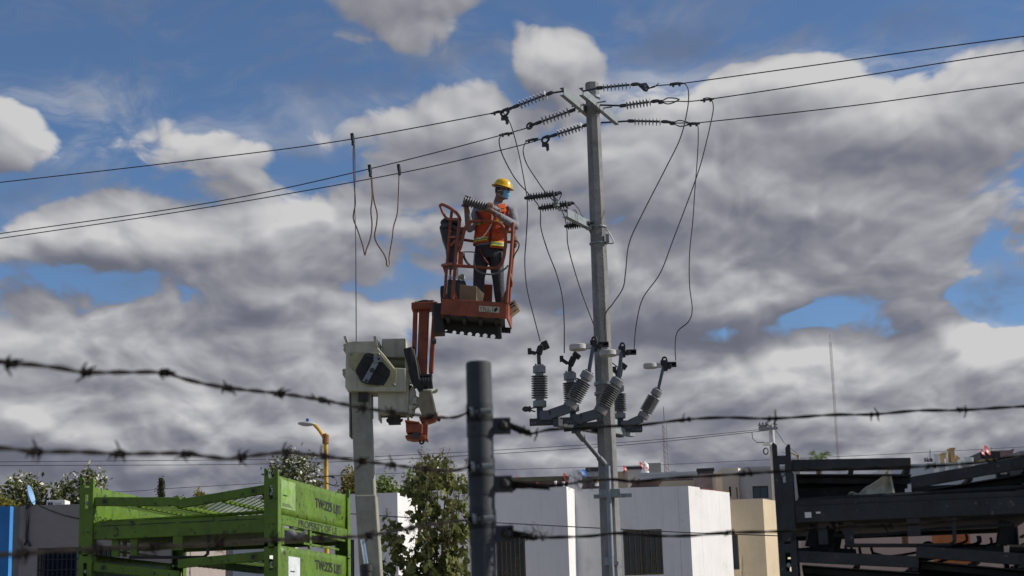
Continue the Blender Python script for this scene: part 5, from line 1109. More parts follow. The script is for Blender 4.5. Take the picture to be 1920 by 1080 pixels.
m = MB(); m.prism([fl+V(.02, .02, .012), fr+V(-.02, .02, .012), fr+V(-.02, BYB-BYF, .012), fl+V(.02, BYB-BYF, .012)], (0, 0, .025)); m.build('floor', darksteel, lift)
for k in range(4):
    a = fl.lerp(fr, .1+.25*k); m = MB(); m.beam(a+V(0, .04, -.012), a+V(0, BYB-BYF, -.012), .05, .045); m.build('floor_joist', black, lift)
m = MB(); m.beam(fl+V(0, BYB-BYF, -.02), fr+V(.05, BYB-BYF, -.02), .05, .07); m.build('floor_joist', black, lift)
HY = BYF+.48                                             # pierced mounting plate below the floor
hp = plate('mount_plate', [q2(66, 745), q2(815, 800), q2(812, 990), q2(66, 900)], HY, .025, black, lift, 0)
bx = []
cm_ = MB()
for (x, y, r) in ((158, 855, 25), (262, 893, 24), (352, 905, 26), (447, 914, 27), (540, 925, 28), (630, 933, 29), (723, 943, 30)):
    cm_.lathe(P(*q2(x, y), HY-.1), (0, 1, 0), [(0, r/6.353/FPX*HY), (.3, r/6.353/FPX*HY)], 16)
me = cm_.mesh('cutter', [], ORG[hp.name]); co = bpy.data.objects.new('cutter', me); C.objects.link(co); co.location = ORG[hp.name]
bpy.context.view_layer.update(); md = hp.modifiers.new('b', 'BOOLEAN'); md.object = co; md.solver = 'EXACT'; bpy.context.view_layer.update()
nm2 = bpy.data.meshes.new_from_object(hp.evaluated_get(bpy.context.evaluated_depsgraph_get())); hp.modifiers.remove(md); hp.data = nm2; bpy.data.objects.remove(co, do_unlink=True)
m = MB(); m.beam(P(*q2(40, 660), LY-.1), P(*q2(120, 720), HY), .10, .12); m.beam(P(*q2(50, 840), LY-.1), P(*q2(120, 850), HY), .08, .08); m.box(P(*q2(85, 760), HY), (.14, .3, .4)); m.build('mount_arm', black, lift, bevel=.01); m = MB(); m.beam(P(*q2(800, 830), HY-.2), P(*q2(812, 985), HY-.2), .05, .07, (0, 1, 0)); m.build('end_bracket', black, lift, bevel=.01)
TR = .021
def rail(pts, Y, r=TR, k=5, parent=lift, m_=orange, name='rail', Y2=None):
    n = len(pts); p3 = [P(x, y, Y+((Y2-Y)*i/(n-1) if Y2 else 0)) for i, (x, y) in enumerate(pts)]
    m = MB(); m.tube(catmull(p3, k) if k else p3, r, 10); return m.build(name, m_, parent, smooth=True)
# gate loop, front
rail([q1_(300, 905), q1_(325, 850), q1_(360, 690), q1_(395, 610), q1_(440, 575), q1_(500, 567), q1_(700, 577), q1_(760, 595), q1_(805, 640), q1_(825, 720), q1_(828, 800), q1_(815, 930), q1_(795, 1020), q2(830, 90), q2(790, 130), q2(730, 146), q2(500, 130), q2(240, 112)], BYF, .022, name='gate_rail')
m = MB(); m.prism(pxp([q1_(298, 905), q1_(352, 910), q1_(348, 1070), q1_(290, 1070)], BYF+.02), (0, .03, 0)); m.build('gate_plate', orange, lift, bevel=.004)
rail([q1_(222, 455), q1_(205, 620), q1_(185, 900), q1_(165, 1080), q2(150, 505)], BYF+.25, .021, 0, name='post')
rail([q1_(312, 555), q1_(285, 800), q1_(262, 1060), q2(243, 508)], BYF, .023, 0, name='post')
rail([q1_(912, 585), q1_(900, 800), q1_(882, 1060), q2(908, 300), q2(890, 560)], BYF, .023, 0, name='post')
rail([q1_(925, 690), q1_(918, 900), q2(940, 270), q2(915, 640)], BYB, .02, 0, name='post', Y2=BYB)
rail([q1_(92, 398), q1_(100, 385), q1_(130, 385), q1_(200, 420), q1_(262, 465), q1_(300, 510), q1_(316, 560)], BYF+.35, .022, name='handle_rail', Y2=BYF)
rail([q1_(94, 400), q1_(118, 465), q1_(150, 520), q1_(190, 552)], BYF+.35, .018, name='handle_rail', Y2=BYF+.25)
rail([q1_(190, 548), q1_(312, 545)], BYF+.25, .02, 0, Y2=BYF); rail([q1_(185, 748), q1_(275, 745)], BYF+.25, .016, 0, Y2=BYF)
rail([q1_(205, 850), q1_(272, 785)], BYF+.25, .018, 0, Y2=BYF)
rail([q2(125, 112), q2(180, 98), q2(260, 98)], BYF+.3, .022, 0, Y2=BYF)
rail([q1_(360, 778), q1_(470, 795), q1_(700, 810), q1_(915, 800)], BYB, .02, 0)
rail([q1_(225, 640), q1_(400, 652), q1_(915, 690)], BYB, .02, 0)
rail([q1_(225, 560), q1_(222, 800), q2(210, 500)], BYB, .02, 0, name='post')
rail([q2(615, 230), q2(598, 520)], BYB, .02, 0, name='post')
rail([q1_(912, 600), q1_(925, 690)], BYF, .02, 0, Y2=BYB); rail([q2(925, 180), q2(955, 330), q2(945, 370)], BYB-.1, .016, 0)
for poly in ([q2(262, 360), q2(310, 508), q2(245, 506)], [q2(880, 400), q2(815, 550), q2(890, 555)]): plate('gusset', poly, BYF+.03, .012, orange, lift, 0)
plate('gusset', [q2(120, 110), q2(195, 120), q2(155, 225)], BYF+.28, .01, orange, lift, 0)
dc = plate('decal', [q2(560, 592), q2(803, 608), q2(800, 678), q2(557, 660)], BYF-.004, .003, mat('decal_cream', (0.50, 0.47, 0.36), .6, 0, .15, 30), lift, 0)
m = MB(); m.m = 0
for (x0, x1) in ((611, 616), (722, 727)): m.prism(pxp([q2(x0, 596), q2(x1, 597), q2(x1-2, 672), q2(x0-2, 668)], BYF-.0055), (0, .001, 0))
m.prism(pxp([q2(735, 655), q2(745, 625), q2(770, 612), q2(785, 625), q2(775, 650), q2(750, 668)], BYF-.0055), (0, .001, 0)); m.prism(pxp([q2(570, 605), q2(602, 607), q2(602, 612), q2(588, 612), q2(587, 650), q2(580, 650), q2(581, 612), q2(570, 610)], BYF-.0055), (0, .001, 0))
for k in range(3): m.prism(pxp([q2(630, 640+k*9), q2(712-8*k, 646+k*9), q2(712-8*k, 649+k*9), q2(630, 643+k*9)], BYF-.0055), (0, .001, 0))
m.build('print', inkm, dc)
m = MB(); m.prism(pxp([q2(622, 610), q2(628, 611), q2(628, 622), q2(638, 622), q2(638, 611), q2(644, 612), q2(642, 638), q2(636, 637), q2(636, 628), q2(628, 628), q2(627, 636), q2(621, 635)], BYF-.0055), (0, .001, 0)); m.prism(pxp([q2(664, 632), q2(672, 614), q2(680, 634)], BYF-.0055), (0, .001, 0)); m.build('print', mat('red_ink', (.45, .03, .02), .6), dc)
# control box / bin on the left of the basket
t = thing('tool_bin', 'black plastic tool bin hung on the left side of the basket', 'bin', P(*q1_(190, 1000), BYF+.45))
m = MB(); A = [P(*q1_(x, y), BYF+.30) for x, y in ((85, 600), (340, 660), (320, 760), (275, 880), (240, 1060), (165, 1060), (150, 860), (105, 740))]
m.prism(A, (0, .34, 0)); m.build('body', mat('bin_plastic', (0.035, 0.036, 0.042), .5, 0, .2, 10), t, bevel=.03)
m = MB(); m.prism([P(*q1_(x, y), BYF+.27) for x, y in ((78, 640), (110, 592), (180, 580), (345, 655), (355, 700), (330, 690), (180, 632), (100, 648))], (0, .40, 0)); m.build('lid', mat('bin_lid', (0.06, 0.062, 0.07), .5), t, bevel=.012)
m = MB(); m.ell(P(*q1_(175, 585), BYF+.40), (.10, .09, .07), n=10, mm=6); m.ell(P(*q1_(260, 590), BYF+.42), (.07, .06, .06), n=10, mm=6); m.build('rags', black, t)
t = thing('tool_box', 'dark tool box with clutter on the basket floor', 'tool box', P(*q2(280, 520), BYF+.45))
m = MB(); m.prism(pxp([q2(185, 275), q2(395, 290), q2(410, 345), q2(405, 640), q2(165, 625), q2(180, 350)], BYF+.40), (0, .3, 0)); m.build('body', mat('toolbox_plastic', (0.045, 0.045, 0.045), .5), t, bevel=.015)
m = MB(); m.prism(pxp([q2(100, 350), q2(165, 352), q2(175, 640), q2(112, 640), q2(95, 420)], BYF+.5), (0, .2, 0)); m.build('side_case', black, t, bevel=.02)
m = MB()
for (x, y, r) in ((215, 255, 25), (360, 250, 34), (375, 268, 22)): m.ell(P(*q2(x, y), BYF+.5), (r/880, r/880, r/800), n=9, mm=5)
m.build('plastic_bags', mat('clear_bag', (0.5, 0.5, 0.5), .25, 0, .2, 20), t)
m = MB(); m.box(P(*q2(320, 262), BYF+.5), (.03, .05, .06)); m.build('yellow_part', mat('yellow_plastic', (.55, .45, .03), .4), t)
m = MB(); m.beam(P(*q2(302, 110), BYF+.36), P(*q2(300, 270), BYF+.36), .03, .015, (0, 1, 0)); m.build('pale_strip', whitep, t)
# cardboard boxes
t = thing('cardboard_box', 'brown cardboard box standing inside the basket behind the toe board', 'box', P(*q2(420, 700), BYF+.2))
A = [P(*q2(x, y), BYF+.10) for x, y in ((330, 338), (528, 360), (528, 640), (318, 640))]; dv = V(.05, .24, 0)
m = MB(); m.prism(A, dv); m.build('carton', cardboard, t, bevel=.003)
m = MB(); m.prism([A[1]+V(.004, .01, 0), A[1]+V(.035, .0, -.035), A[1]+V(.10, .02, -.1), A[1]+V(.075, .03, -.21), A[1]+V(.004, .02, -.24)], (.0, .004, 0)); m.build('flap', mat('cardboard_light', (0.52, 0.40, 0.26), .85, 0, .1, 6), t)
t = thing('cardboard_box', 'printed cardboard box sticking out of the right side of the basket', 'box', P(*q2(980, 700), BYF+.4))
A = [P(*q2(x, y), BYF+.35) for x, y in ((880, 600), (972, 545), (1040, 632), (925, 722), (880, 700))]
m = MB(); m.prism(A, (.02, .22, .02)); m.build('carton', mat('cardboard_light', (0.52, 0.40, 0.26), .85, 0, .1, 6), t, bevel=.003)
m = MB(); m.prism([P(*q2(x, y), BYF+.345) for x, y in ((905, 588), (972, 545), (985, 560), (918, 605))], (0, .002, 0)); m.prism([P(*q2(x, y), BYF+.345) for x, y in ((915, 625), (990, 575), (998, 586), (920, 636))], (0, .002, 0)); m.prism([P(*q2(x, y), BYF+.345) for x, y in ((975, 660), (1000, 640), (1003, 646), (978, 668))], (0, .002, 0)); m.build('print', inkm, t)
m = MB(); m.prism([P(*q2(x, y), BYF+.36) for x, y in ((925, 548), (985, 522), (1042, 628), (1028, 640), (972, 545), (930, 572))], (.0, .2, .0)); m.build('flap', mat('cardboard_light', (0.52, 0.40, 0.26), .85, 0, .1, 6), t)
def rope(pts, Y, r, label, m_, name='rope', cat='rope', Y2=None):
    n = len(pts); m = MB(); m.tube(catmull([P(x, y, Y+((Y2-Y)*i/(n-1) if Y2 else 0)) for i, (x, y) in enumerate(pts)], 5), r, 6); return tag(m.build(name, m_, smooth=True), label, cat)
rope([q2(500, 60), q2(520, 150), q2(570, 190), q2(650, 216), q2(720, 216), q2(800, 195), q2(880, 145), q2(905, 110)], BYF-.03, .013, 'grey lanyard rope sagging across the front of the basket', mat('rope_grey', (.13, .13, .13), .8))
rope([q1_(895, 770), q1_(930, 790), q1_(960, 795), q1_(980, 830), q1_(968, 880), q1_(935, 935), q1_(912, 990)], BYF+.2, .010, 'thin dark cable looping out right of the worker', black, 'lanyard_cable', 'cable')
rope([q1_(350, 915), q1_(470, 918), q1_(475, 960), q1_(468, 1070)], BYF+.15, .008, 'thin bent wire rack beside the worker', darksteel, 'wire_rack', 'wire')
rope([q1_(355, 930), q1_(365, 985), q1_(400, 1040), q1_(440, 1075)], BYF+.2, .016, 'black hose beside the worker in the basket', black, 'hose', 'hose')

# ------------------------------------------------------------------ the worker
WY = 22.18
floor_z = zf+.05
foot = P(917, 585, WY)
person = thing('person', 'worker in a yellow hard hat, blue mask and orange vest holding an insulator', 'person', (foot.x, WY, floor_z))
skin = mat('skin', (0.16, 0.085, 0.055), .55, 0, .1, 12); shirt = mat('grey_shirt', (0.215, 0.21, 0.24), .9, 0, .12, 14, bump=.5, bs=22); trous = mat('dark_trousers', (0.028, 0.030, 0.038), .75, 0, .25, 9, bump=.6, bs=14, spots=[((.09, .09, .10), 7, .62, .08)])
boot = mat('black_boot', (0.02, 0.018, 0.016), .6); hair = mat('black_hair', (0.012, 0.01, 0.009), .7)
vestm = mat('orange_vest', (0.55, 0.07, 0.016), .75, 0, .14, 9, bump=.6, bs=16); vestd = mat('maroon_vest', (0.11, 0.014, 0.014), .8, 0, .1, 9)
lime = mat('lime_tape', (0.50, 0.62, 0.03), .5, 0, .06, 9); silver = mat('silver_tape', (0.30, 0.31, 0.32), .4, .2, .06, 9)
def J(px, py, dy=0.0): return P(px, py, WY+dy)
hc = J(941, 358, -.02); face = V(.88, -.46, -.10).normalized(); side = face.cross(V(0, 0, 1)).normalized(); upv = side.cross(face)
HR = Matrix((face, -side, upv)).transposed()            # local x = face direction
ins0, ins1 = J(872, 377, -.36), J(926, 392, -.36); iax = (ins1-ins0).normalized()
b = MB()
# torso
def loft(mb, rings, n=20):
    vs = []; fs = []
    for (c, rx, ry) in rings:
        for j in range(n): an = 2*math.pi*j/n; vs.append(Vector(c)+V(rx*math.cos(an), ry*math.sin(an), 0))
    for i in range(len(rings)-1):
        for j in range(n): fs.append((i*n+j, i*n+(j+1) % n, (i+1)*n+(j+1) % n, (i+1)*n+j))
    fs.append(tuple(range(n-1, -1, -1))); k = (len(rings)-1)*n; fs.append(tuple(k+j for j in range(n))); mb.add(vs, fs)
TR_ = [(J(917, 486), .170, .12), (J(917, 472), .195, .135), (J(919, 455), .198, .14), (J(921, 438), .20, .14), (J(924, 420), .208, .14), (J(926, 404), .218, .135), (J(929, 394), .19, .11), (J(931, 388), .11, .085), (J(932, 383), .07, .07)]
loft(b, TR_)
b.tube([J(931, 392), J(934, 378), J(938, 366)], [.068, .060, .058], 12)                        # neck
b.ell(hc+upv*.015, (.100, .078, .118), HR, 20, 14); b.ell(hc+face*.03-upv*.07, (.068, .058, .055), HR, 16, 10)   # skull, jaw
b.ell(hc+face*.104-upv*.015, (.020, .014, .028), HR, 10, 8)                                      # nose
for s in (-1, 1): b.ell(hc+side*s*.079-upv*.012-face*.008, (.018, .010, .032), HR, 10, 8)         # ears
sl_, sr_ = J(895, 397), J(959, 398)
el_, er_ = J(881, 429, -.10), J(966, 424, -.10)
wl_, wr_ = J(875, 393, -.33), J(935, 403, -.37)
b.tube([J(908, 394), sl_, sl_.lerp(el_, .5), el_], [.08, .078, .066, .058], 12); b.tube([el_, el_.lerp(wl_, .4), wl_], [.058, .053, .036], 12)
b.tube([J(948, 393), sr_, sr_.lerp(er_, .5), er_], [.08, .080, .070, .062], 12); b.tube([er_, er_.lerp(wr_, .4), wr_], [.062, .057, .038], 12)
for c, r in ((el_, .052), (er_, .055), (sl_, .072), (sr_, .074)): b.ell(c, (r, r, r), None, 12, 8)
# legs
for hp_, kn, an in ((J(904, 474), J(898, 522, -.03), J(894, 578, 0)), (J(929, 474), J(934, 524, -.03), J(939, 582, 0.02))):
    an = V(an.x, an.y, floor_z+.09)
    b.tube([hp_, hp_.lerp(kn, .5), kn, kn.lerp(an, .4), an+V(0, 0, .05), an], [.105, .098, .078, .072, .062, .058], 14)
    b.ell(V(an.x+.01, an.y-.06, floor_z+.047), (.052, .135, .046), None, 16, 8)
# hands round the insulator
iu = V(0, 0, 1)-iax*iax.z; iu.normalize(); iw = iax.cross(iu)     # iw: across the insulator
if iw.y > 0: iw = -iw                                             # towards the camera
def hand(mb, wrist, tpos, a_palm, span, flip, rad):
    c = ins0.lerp(ins1, tpos); pc = c+(iu*math.sin(a_palm)+iw*math.cos(a_palm))*(rad+.016)
    mb.tube([wrist, wrist.lerp(pc, .5), pc], [.034, .036, .030], 12)
    mb.ell(pc, (.048, .030, .030), axis_rot(iax).transposed() if False else None, 12, 8)
    for i in range(4):
        off = iax*(-.036+.024*i); ln = (.92, 1.0, .96, .8)[i]
        pts = [c+off+(iu*math.sin(a)+iw*math.cos(a))*(rad+.013) for a in [a_palm+flip*span*ln*k/6 for k in range(7)]]
        mb.tube(pts, [.0115, .011, .0105, .010, .0095, .009, .007], 8)
    pts = [c-iax*.045*1.0+(iu*math.sin(a)+iw*math.cos(a))*(rad+.014) for a in [a_palm-flip*1.0*k/4 for k in range(5)]]
    mb.tube([pc-iax*.03]+pts[1:], [.016, .014, .012, .011, .008], 8)
    return pc
hl = hand(b, wl_, .05, R(-150), R(150), -1, .062)
hr = hand(b, wr_, .86, R(-35), R(140), 1, .056)
me = b.mesh('body', [shirt, trous, skin, boot, hair], ORG[person.name], merge=False)
body = bpy.data.objects.new('body', me); C.objects.link(body); body.parent = person; ORG[body.name] = ORG[person.name].copy()
md = body.modifiers.new('r', 'REMESH'); md.mode = 'VOXEL'; md.voxel_size = .0085; md2 = body.modifiers.new('s', 'SMOOTH'); md2.iterations = 4; md2.factor = .5
bpy.context.view_layer.update(); nm3 = bpy.data.meshes.new_from_object(body.evaluated_get(bpy.context.evaluated_depsgraph_get())); body.modifiers.clear(); body.data = nm3
nm3.materials.clear()
for q in (shirt, trous, skin, boot, hair): nm3.materials.append(q)
hz = J(919, 462).z; o3 = ORG[person.name]
for p in nm3.polygons:
    c = p.center+o3; k = 0
    if (c-hc).length < .155 or ((c-J(936, 374)).length < .085 and c.z > J(932, 384).z):
        k = 2; lc = c-hc
        if lc.dot(face) < .012 and lc.dot(upv) > -.035 and abs(lc.dot(side)) < .083: k = 4
    elif min((c-hl).length, (c-hr).length) < .105 and c.y < WY-.22: k = 2
    elif (c-wl_).length < .05 or (c-wr_).length < .035: k = 2
    elif c.z < floor_z+.10: k = 3
    elif c.z < hz and not ((c-el_).length < .12 or (c-er_).length < .12): k = 1
    p.material_index = k; p.use_smooth = True
# vest: loft shell outside the torso, open at the front and at the arm holes
def shell(name, rings, m_, a0, a1, parent, th=.006, n=40, smooth=True, wob=.006):
    vs = []; fs = []; kk = len(rings); random.seed(9)
    for i, (c, rx, ry) in enumerate(rings):
        for j in range(n+1):
            an = a0+(a1-a0)*j/n; w = 1+wob*4*math.sin(an*5+i*.9)*math.sin(i*.8+an)
            vs.append(Vector(c)+V(rx*w*math.cos(an), ry*w*math.sin(an), 0))
    for i in range(kk-1):
        for j in range(n): a = i*(n+1)+j; fs.append((a, a+1, a+n+2, a+n+1))
    m = MB(); m.add(vs, fs); o = m.build(name, m_, parent, smooth=smooth); s = o.modifiers.new('s', 'SOLIDIFY'); s.thickness = th; s.offset = 1; return o
def ring(y, sx=0, grow=1.0):
    ks = sorted(TR_, key=lambda q: PYX(q[0])); ys = [PYX(q[0]) for q in ks]
    for i in range(len(ks)-1):
        if ys[i] <= y <= ys[i+1]:
            f = (y-ys[i])/(ys[i+1]-ys[i]); c = ks[i][0].lerp(ks[i+1][0], f); return (c, (ks[i][1]*(1-f)+ks[i+1][1]*f)*grow+.016, (ks[i][2]*(1-f)+ks[i+1][2]*f)*grow+.02)
A0, A1 = R(-85), R(265)
vest = shell('vest', [ring(y, grow=1.02) for y in (388.5, 391, 394, 399, 404, 412, 420, 430, 440, 450, 456)], vestm, R(-88), R(268), person)
shell('vest_hem', [ring(y, grow=1.03) for y in (455.5, 460, 466, 470)], vestm, R(-88), R(95), person)
shell('vest_hem', [ring(y, grow=1.03) for y in (455.5, 459)], vestm, R(95), R(268), person)
for (ya, yb, yc, yd) in ((418.5, 419.8, 422.3, 423.8),):
    for (u, v, mt_) in ((ya, yb, lime), (yb, yc, silver), (yc, yd, lime)):
        shell('reflective_band', [ring(y, grow=1.045) for y in (u, v)], mt_, R(-86), R(266), person, th=.008)
for (u, v, mt_) in ((458.5, 461, lime), (461, 463.5, silver), (463.5, 466.5, lime)): shell('reflective_band', [ring(y, grow=1.06) for y in (u, v)], mt_, R(-86), R(80), person, th=.008)
for (u, v, mt_) in ((449, 451, lime), (451, 453, silver), (453, 455.5, lime)): shell('reflective_band', [ring(y, grow=1.045) for y in (u, v)], mt_, R(195), R(262), person, th=.008)
m = MB(); cpts = [J(936, 383, -.10), J(948, 381, -.09), J(949, 397, -.155), J(931, 397, -.165), J(929, 390, -.14)]; m.prism(cpts, (0, .02, 0)); m.build('vest_collar', mat('bright_vest', (0.85, 0.14, 0.025), .7, 0, .1, 9), person, bevel=.004)
m = MB(); m.prism([J(934, 391, -.172), J(945.5, 390.5, -.172), J(945.5, 392, -.172), J(934, 392.3, -.172)], (0, .004, 0)); m.build('chest_print', inkm, person)
for (x0, y0, x1, y1) in ((893, 396, 905, 419), (952, 388, 948, 418)): m = MB(); m.beam(J(x0, y0, -.12), J(x1, y1, -.175), .045, .006, (0, -1, 0)); m.build('harness_strap', vestd, person)
m = MB(); m.tube(catmull([J(x, y, d) for x, y, d in ((899, 465, -.13), (905, 480, -.14), (913, 492, -.12), (920, 497, -.02))], 5), .016, 6); m.tube(catmull([J(x, y, d) for x, y, d in ((947, 468, -.08), (944, 482, -.09), (936, 494, -.10), (922, 497, -.04))], 5), .016, 6); m.build('leg_strap', vestd, person)
m = MB(); m.lathe(J(944, 470, 0)-V(0, 0, .03), (0, 0, 1), [(0, .02), (.07, .02)], 6)
m.ell(J(964, 452, .05), (.05, .07, .10), n=12, mm=8); m.build('belt_pouch', mat('pouch', (.14, .08, .06), .8), person)
m = MB(); m.tube([J(921, 402, -.168), J(920.5, 420, -.175), J(920, 440, -.176), J(919.5, 456, -.176)], .006, 6); m.build('zip', inkm, person)
for (xa, xb, ya, yb) in ((926, 941, 432, 436), (899, 913, 433, 436)): m = MB(); m.beam(J(xa, ya, -.168), J(xb, yb, -.150), .012, .014); m.build('pocket_flap', vestm, person)
# hard hat
hax = V(.25, -.06, .96).normalized(); hx = face-hax*face.dot(hax); hx.normalize(); hy = hax.cross(hx); HM = Matrix((hx, hy, hax)).transposed()
hb_ = hc+upv*.048+face*.004
yel = mat('yellow_helmet', (0.72, 0.43, 0.012), .35, 0, .05, 6, spots=[((.5, .3, .02), 14, .62, .1)])
m = MB(); vs = []; fs = []; n = 36
prof = [(.0, 1.30), (.004, 1.32), (.012, 1.28), (.014, 1.07), (.03, 1.03), (.06, .97), (.085, .84), (.105, .62), (.118, .34), (.123, .02)]
for (h, k) in prof:
    for j in range(n):
        an = 2*math.pi*j/n; rx, ry = .118, .105; fr_ = 1+(.12*max(0, math.cos(an))**2 if k > 1.2 else 0); dz = -.012*max(0, math.cos(an)) if k > 1.2 else 0
        rid = .004*(math.exp(-(math.sin(an)/.16)**2)) if .2 < k < 1.05 else 0
        vs.append(hb_+HM @ V(rx*k*fr_*math.cos(an), ry*k*math.sin(an), h+dz+rid))
for i in range(len(prof)-1):
    for j in range(n): fs.append((i*n+j, i*n+(j+1) % n, (i+1)*n+(j+1) % n, (i+1)*n+j))
fs.append(tuple((len(prof)-1)*n+j for j in range(n))); m.add(vs, fs); ht = m.build('hard_hat', yel, person, smooth=True); ht.modifiers.new('s', 'SOLIDIFY').thickness = .004
m = MB(); q = hb_+HM @ V(.112, .035, .045); m.lathe(q, HM @ V(.95, .3, .2), [(0, .016), (.008, .016)], 12); m.build('badge', whitep, ht)
m = MB(); m.ell(hb_-hax*.004, (.098, .088, .02), HM, 20, 6); m.build('hat_band', mat('hat_band', (.30, .28, .24), .8), ht, smooth=True)
# face mask and eyes
m = MB(); vs = []; fs = []; nu, nv = 16, 12
for i in range(nu+1):
    for j in range(nv+1):
        u = -1.0+2.0*i/nu; v = -1+2*j/nv; r = 1.0+.10*math.exp(-(u/.35)**2)*max(0, 1-v*v)+.012*math.sin(v*14)
        vs.append(hc+face*(.004+.108*math.cos(u)*r)+side*(.083*math.sin(u)*r)+upv*(-.058+.056*v*(1-.12*abs(u)))-face*(.02*max(0, -v)))
for i in range(nu):
    for j in range(nv): a = i*(nv+1)+j; fs.append((a, a+1, a+nv+2, a+nv+1))
m.add(vs, fs); mk = m.build('face_mask', mat('blue_mask', (0.16, 0.40, 0.62), .8, 0, .06, 12), person, smooth=True); mk.modifiers.new('s', 'SOLIDIFY').thickness = .004
for s in (-1, 1):
    m = MB()
    for z_ in (-.015, -.09): m.tube([hc+face*.045+side*s*.083+upv*z_, hc+side*s*.088+upv*(z_*.5-.01)-face*.01], .0025, 5)
    m.build('ear_loop', whitep, mk)
    m = MB(); m.ell(hc+face*.088+side*s*.033+upv*.022, (.010, .013, .008), HR, 10, 8); m.build('eye', mat('eye_white', (.5, .48, .45), .3), person, smooth=True)
    m = MB(); m.ell(hc+face*.0965+side*s*.033+upv*.022, (.003, .0055, .0055), HR, 10, 8); m.build('iris', hair, person)
    m = MB(); m.tube([hc+face*.097+side*s*.016+upv*.044, hc+face*.093+side*s*.034+upv*.049, hc+face*.08+side*s*.052+upv*.042], .0045, 6); m.build('eyebrow', hair, person)
# the insulator in his hands
t = thing('held_insulator', 'grey ribbed insulator held in the hands of the worker', 'insulator', ins0.lerp(ins1, .5))
m = MB(); m.tube([ins0-iax*.02, ins1-iax*.05], .049, 14); m.tube([ins1-iax*.06, ins1+iax*.04], .036, 14); m.build('core', silidark, t, smooth=True)
shm = shed_mesh('shed', .066, .046, .026, mat('held_shed', (0.125, 0.125, 0.135), .5, 0, .1, 8))
for i in range(10): put('shed', shm, t, ins0.lerp(ins1, .0+.78*i/9), axis_rot(iax))
m = MB(); m.lathe(ins0.lerp(ins1, .82), iax, [(0, .045), (.10, .045), (.12, .03), (.16, .03)], 12); m.tube([ins1+iax*.01, ins1+iax*.03+V(0, 0, .06)], .012, 6); m.tube([ins1+iax*.03, ins1+iax*.05+V(0, 0, .045)], .012, 6); m.build('end_fitting', galv, t, smooth=True)
rope([q1_(685, 510), q1_(675, 580), q1_(650, 640), q1_(610, 700), q1_(570, 745), q1_(535, 762), q1_(510, 758)], WY-.32, .0075, 'thin white cord hanging from the held insulator', whitep, 'cord', 'cord', Y2=WY-.18)

# ------------------------------------------------------------------ trees and shrubs
def leafmat(name, col, tr=.35): return mat(name, col, .55, 0, .25, .9, translucent=tr, spec=.3)
LF = {'olive': leafmat('leaf_olive', (0.13, 0.14, 0.045)), 'dark': leafmat('leaf_dark', (0.065, 0.085, 0.03)), 'light': leafmat('leaf_light', (0.19, 0.22, 0.055)), 'yellow': leafmat('leaf_yellow', (0.28, 0.23, 0.05)), 'fresh': leafmat('leaf_fresh', (0.16, 0.25, 0.035)),
      'white': leafmat('blossom_white', (0.78, 0.76, 0.66), .2), 'brown': leafmat('seed_brown', (0.17, 0.10, 0.045), .2)}
bark = mat('bark', (0.11, 0.085, 0.065), .9, 0, .25, 12, bump=.5, bs=30)
def leaves(mb, c, n, spread, size, weights, lobed=False, droop=0.0):
    for _ in range(n):
        p = c+V(random.gauss(0, spread[0]), random.gauss(0, spread[1]), random.gauss(0, spread[2])); s = size*random.uniform(.6, 1.25)
        d = V(random.gauss(0, 1), random.gauss(0, 1), random.gauss(-droop, .7)).normalized(); q = d.cross(V(random.gauss(0, 1), random.gauss(0, 1), random.gauss(0, 1))).normalized(); nn = d.cross(q)
        r = random.random(); k = 0
        while r > weights[k] and k < len(weights)-1: r -= weights[k]; k += 1
        mb.m = k
        if lobed:
            f = nn*s*.12
            mb.add([p, p+d*s*.25+q*s*.48-f, p+d*s*.45+q*s*.2, p+d*s*.8+q*s*.38-f, p+d*s*1.1, p+d*s*.8-q*s*.38-f, p+d*s*.45-q*s*.2, p+d*s*.25-q*s*.48-f, p+d*s*.5+f*.3],
                   [(0, 1, 8), (1, 2, 8), (2, 3, 8), (3, 4, 8), (4, 5, 8), (5, 6, 8), (6, 7, 8), (7, 0, 8)])
        else:
            f = nn*s*.15; mb.add([p, p+d*s*.5+q*s*.3-f, p+d*s, p+d*s*.5-q*s*.3-f], [(0, 1, 2), (0, 2, 3)])
def tree(name, label, Y, box, keys, weights, nclump, per, lsize, group=None, seed=1, shape=1.0, cat='tree', spread=.16):
    """box = photo rectangle of the crown (x0, y0, x1, y1); the trunk goes to the ground below it"""
    random.seed(seed); x0, y0, x1, y1 = box; a = P((x0+x1)/2, (y0+y1)/2, Y); hw = (x1-x0)/2/FPX*Y; hh = (y1-y0)/2/FPX*Y*1.02
    t = thing(name, label, cat, (a.x, Y, 0), group); cl = []
    lobes = [(random.uniform(-.55, .55), random.uniform(-.45, .5), random.uniform(.42, .6)) for _ in range(6)]
    while len(cl) < nclump:
        u, v, w = random.uniform(-1, 1), random.uniform(-1, 1), random.uniform(-1, 1)
        ok = any(((u-lx)/lr)**2+((v-lz)/lr)**2 < 1 for lx, lz, lr in lobes) and u*u+v*v*shape+w*w < 1.15
        if ok: cl.append(V(a.x+u*hw, Y+w*hw*.8, a.z+v*hh))
    mb = MB()
    for c in cl: leaves(mb, c, per, (hw*spread, hw*spread, hh*spread*1.0), lsize, weights)
    o = mb.build('crown', [LF[k] for k in keys], t, merge=False); o['kind'] = 'stuff'
    m = MB(); fork = V(a.x, Y, max(.5, a.z-hh*.9)); m.tube([V(a.x+random.uniform(-.1, .1), Y, 0), V(a.x+.05, Y, fork.z*.6), fork], [.13, .10, .08], 8)
    for c in cl[::max(1, len(cl)//14)]: m.tube([fork-V(0, 0, .1), fork.lerp(c, .5)+V(0, 0, .12), c], [.05, .028, .008], 5)
    m.build('trunk', bark, t, smooth=True); return t
TG = 'trees behind the houses'
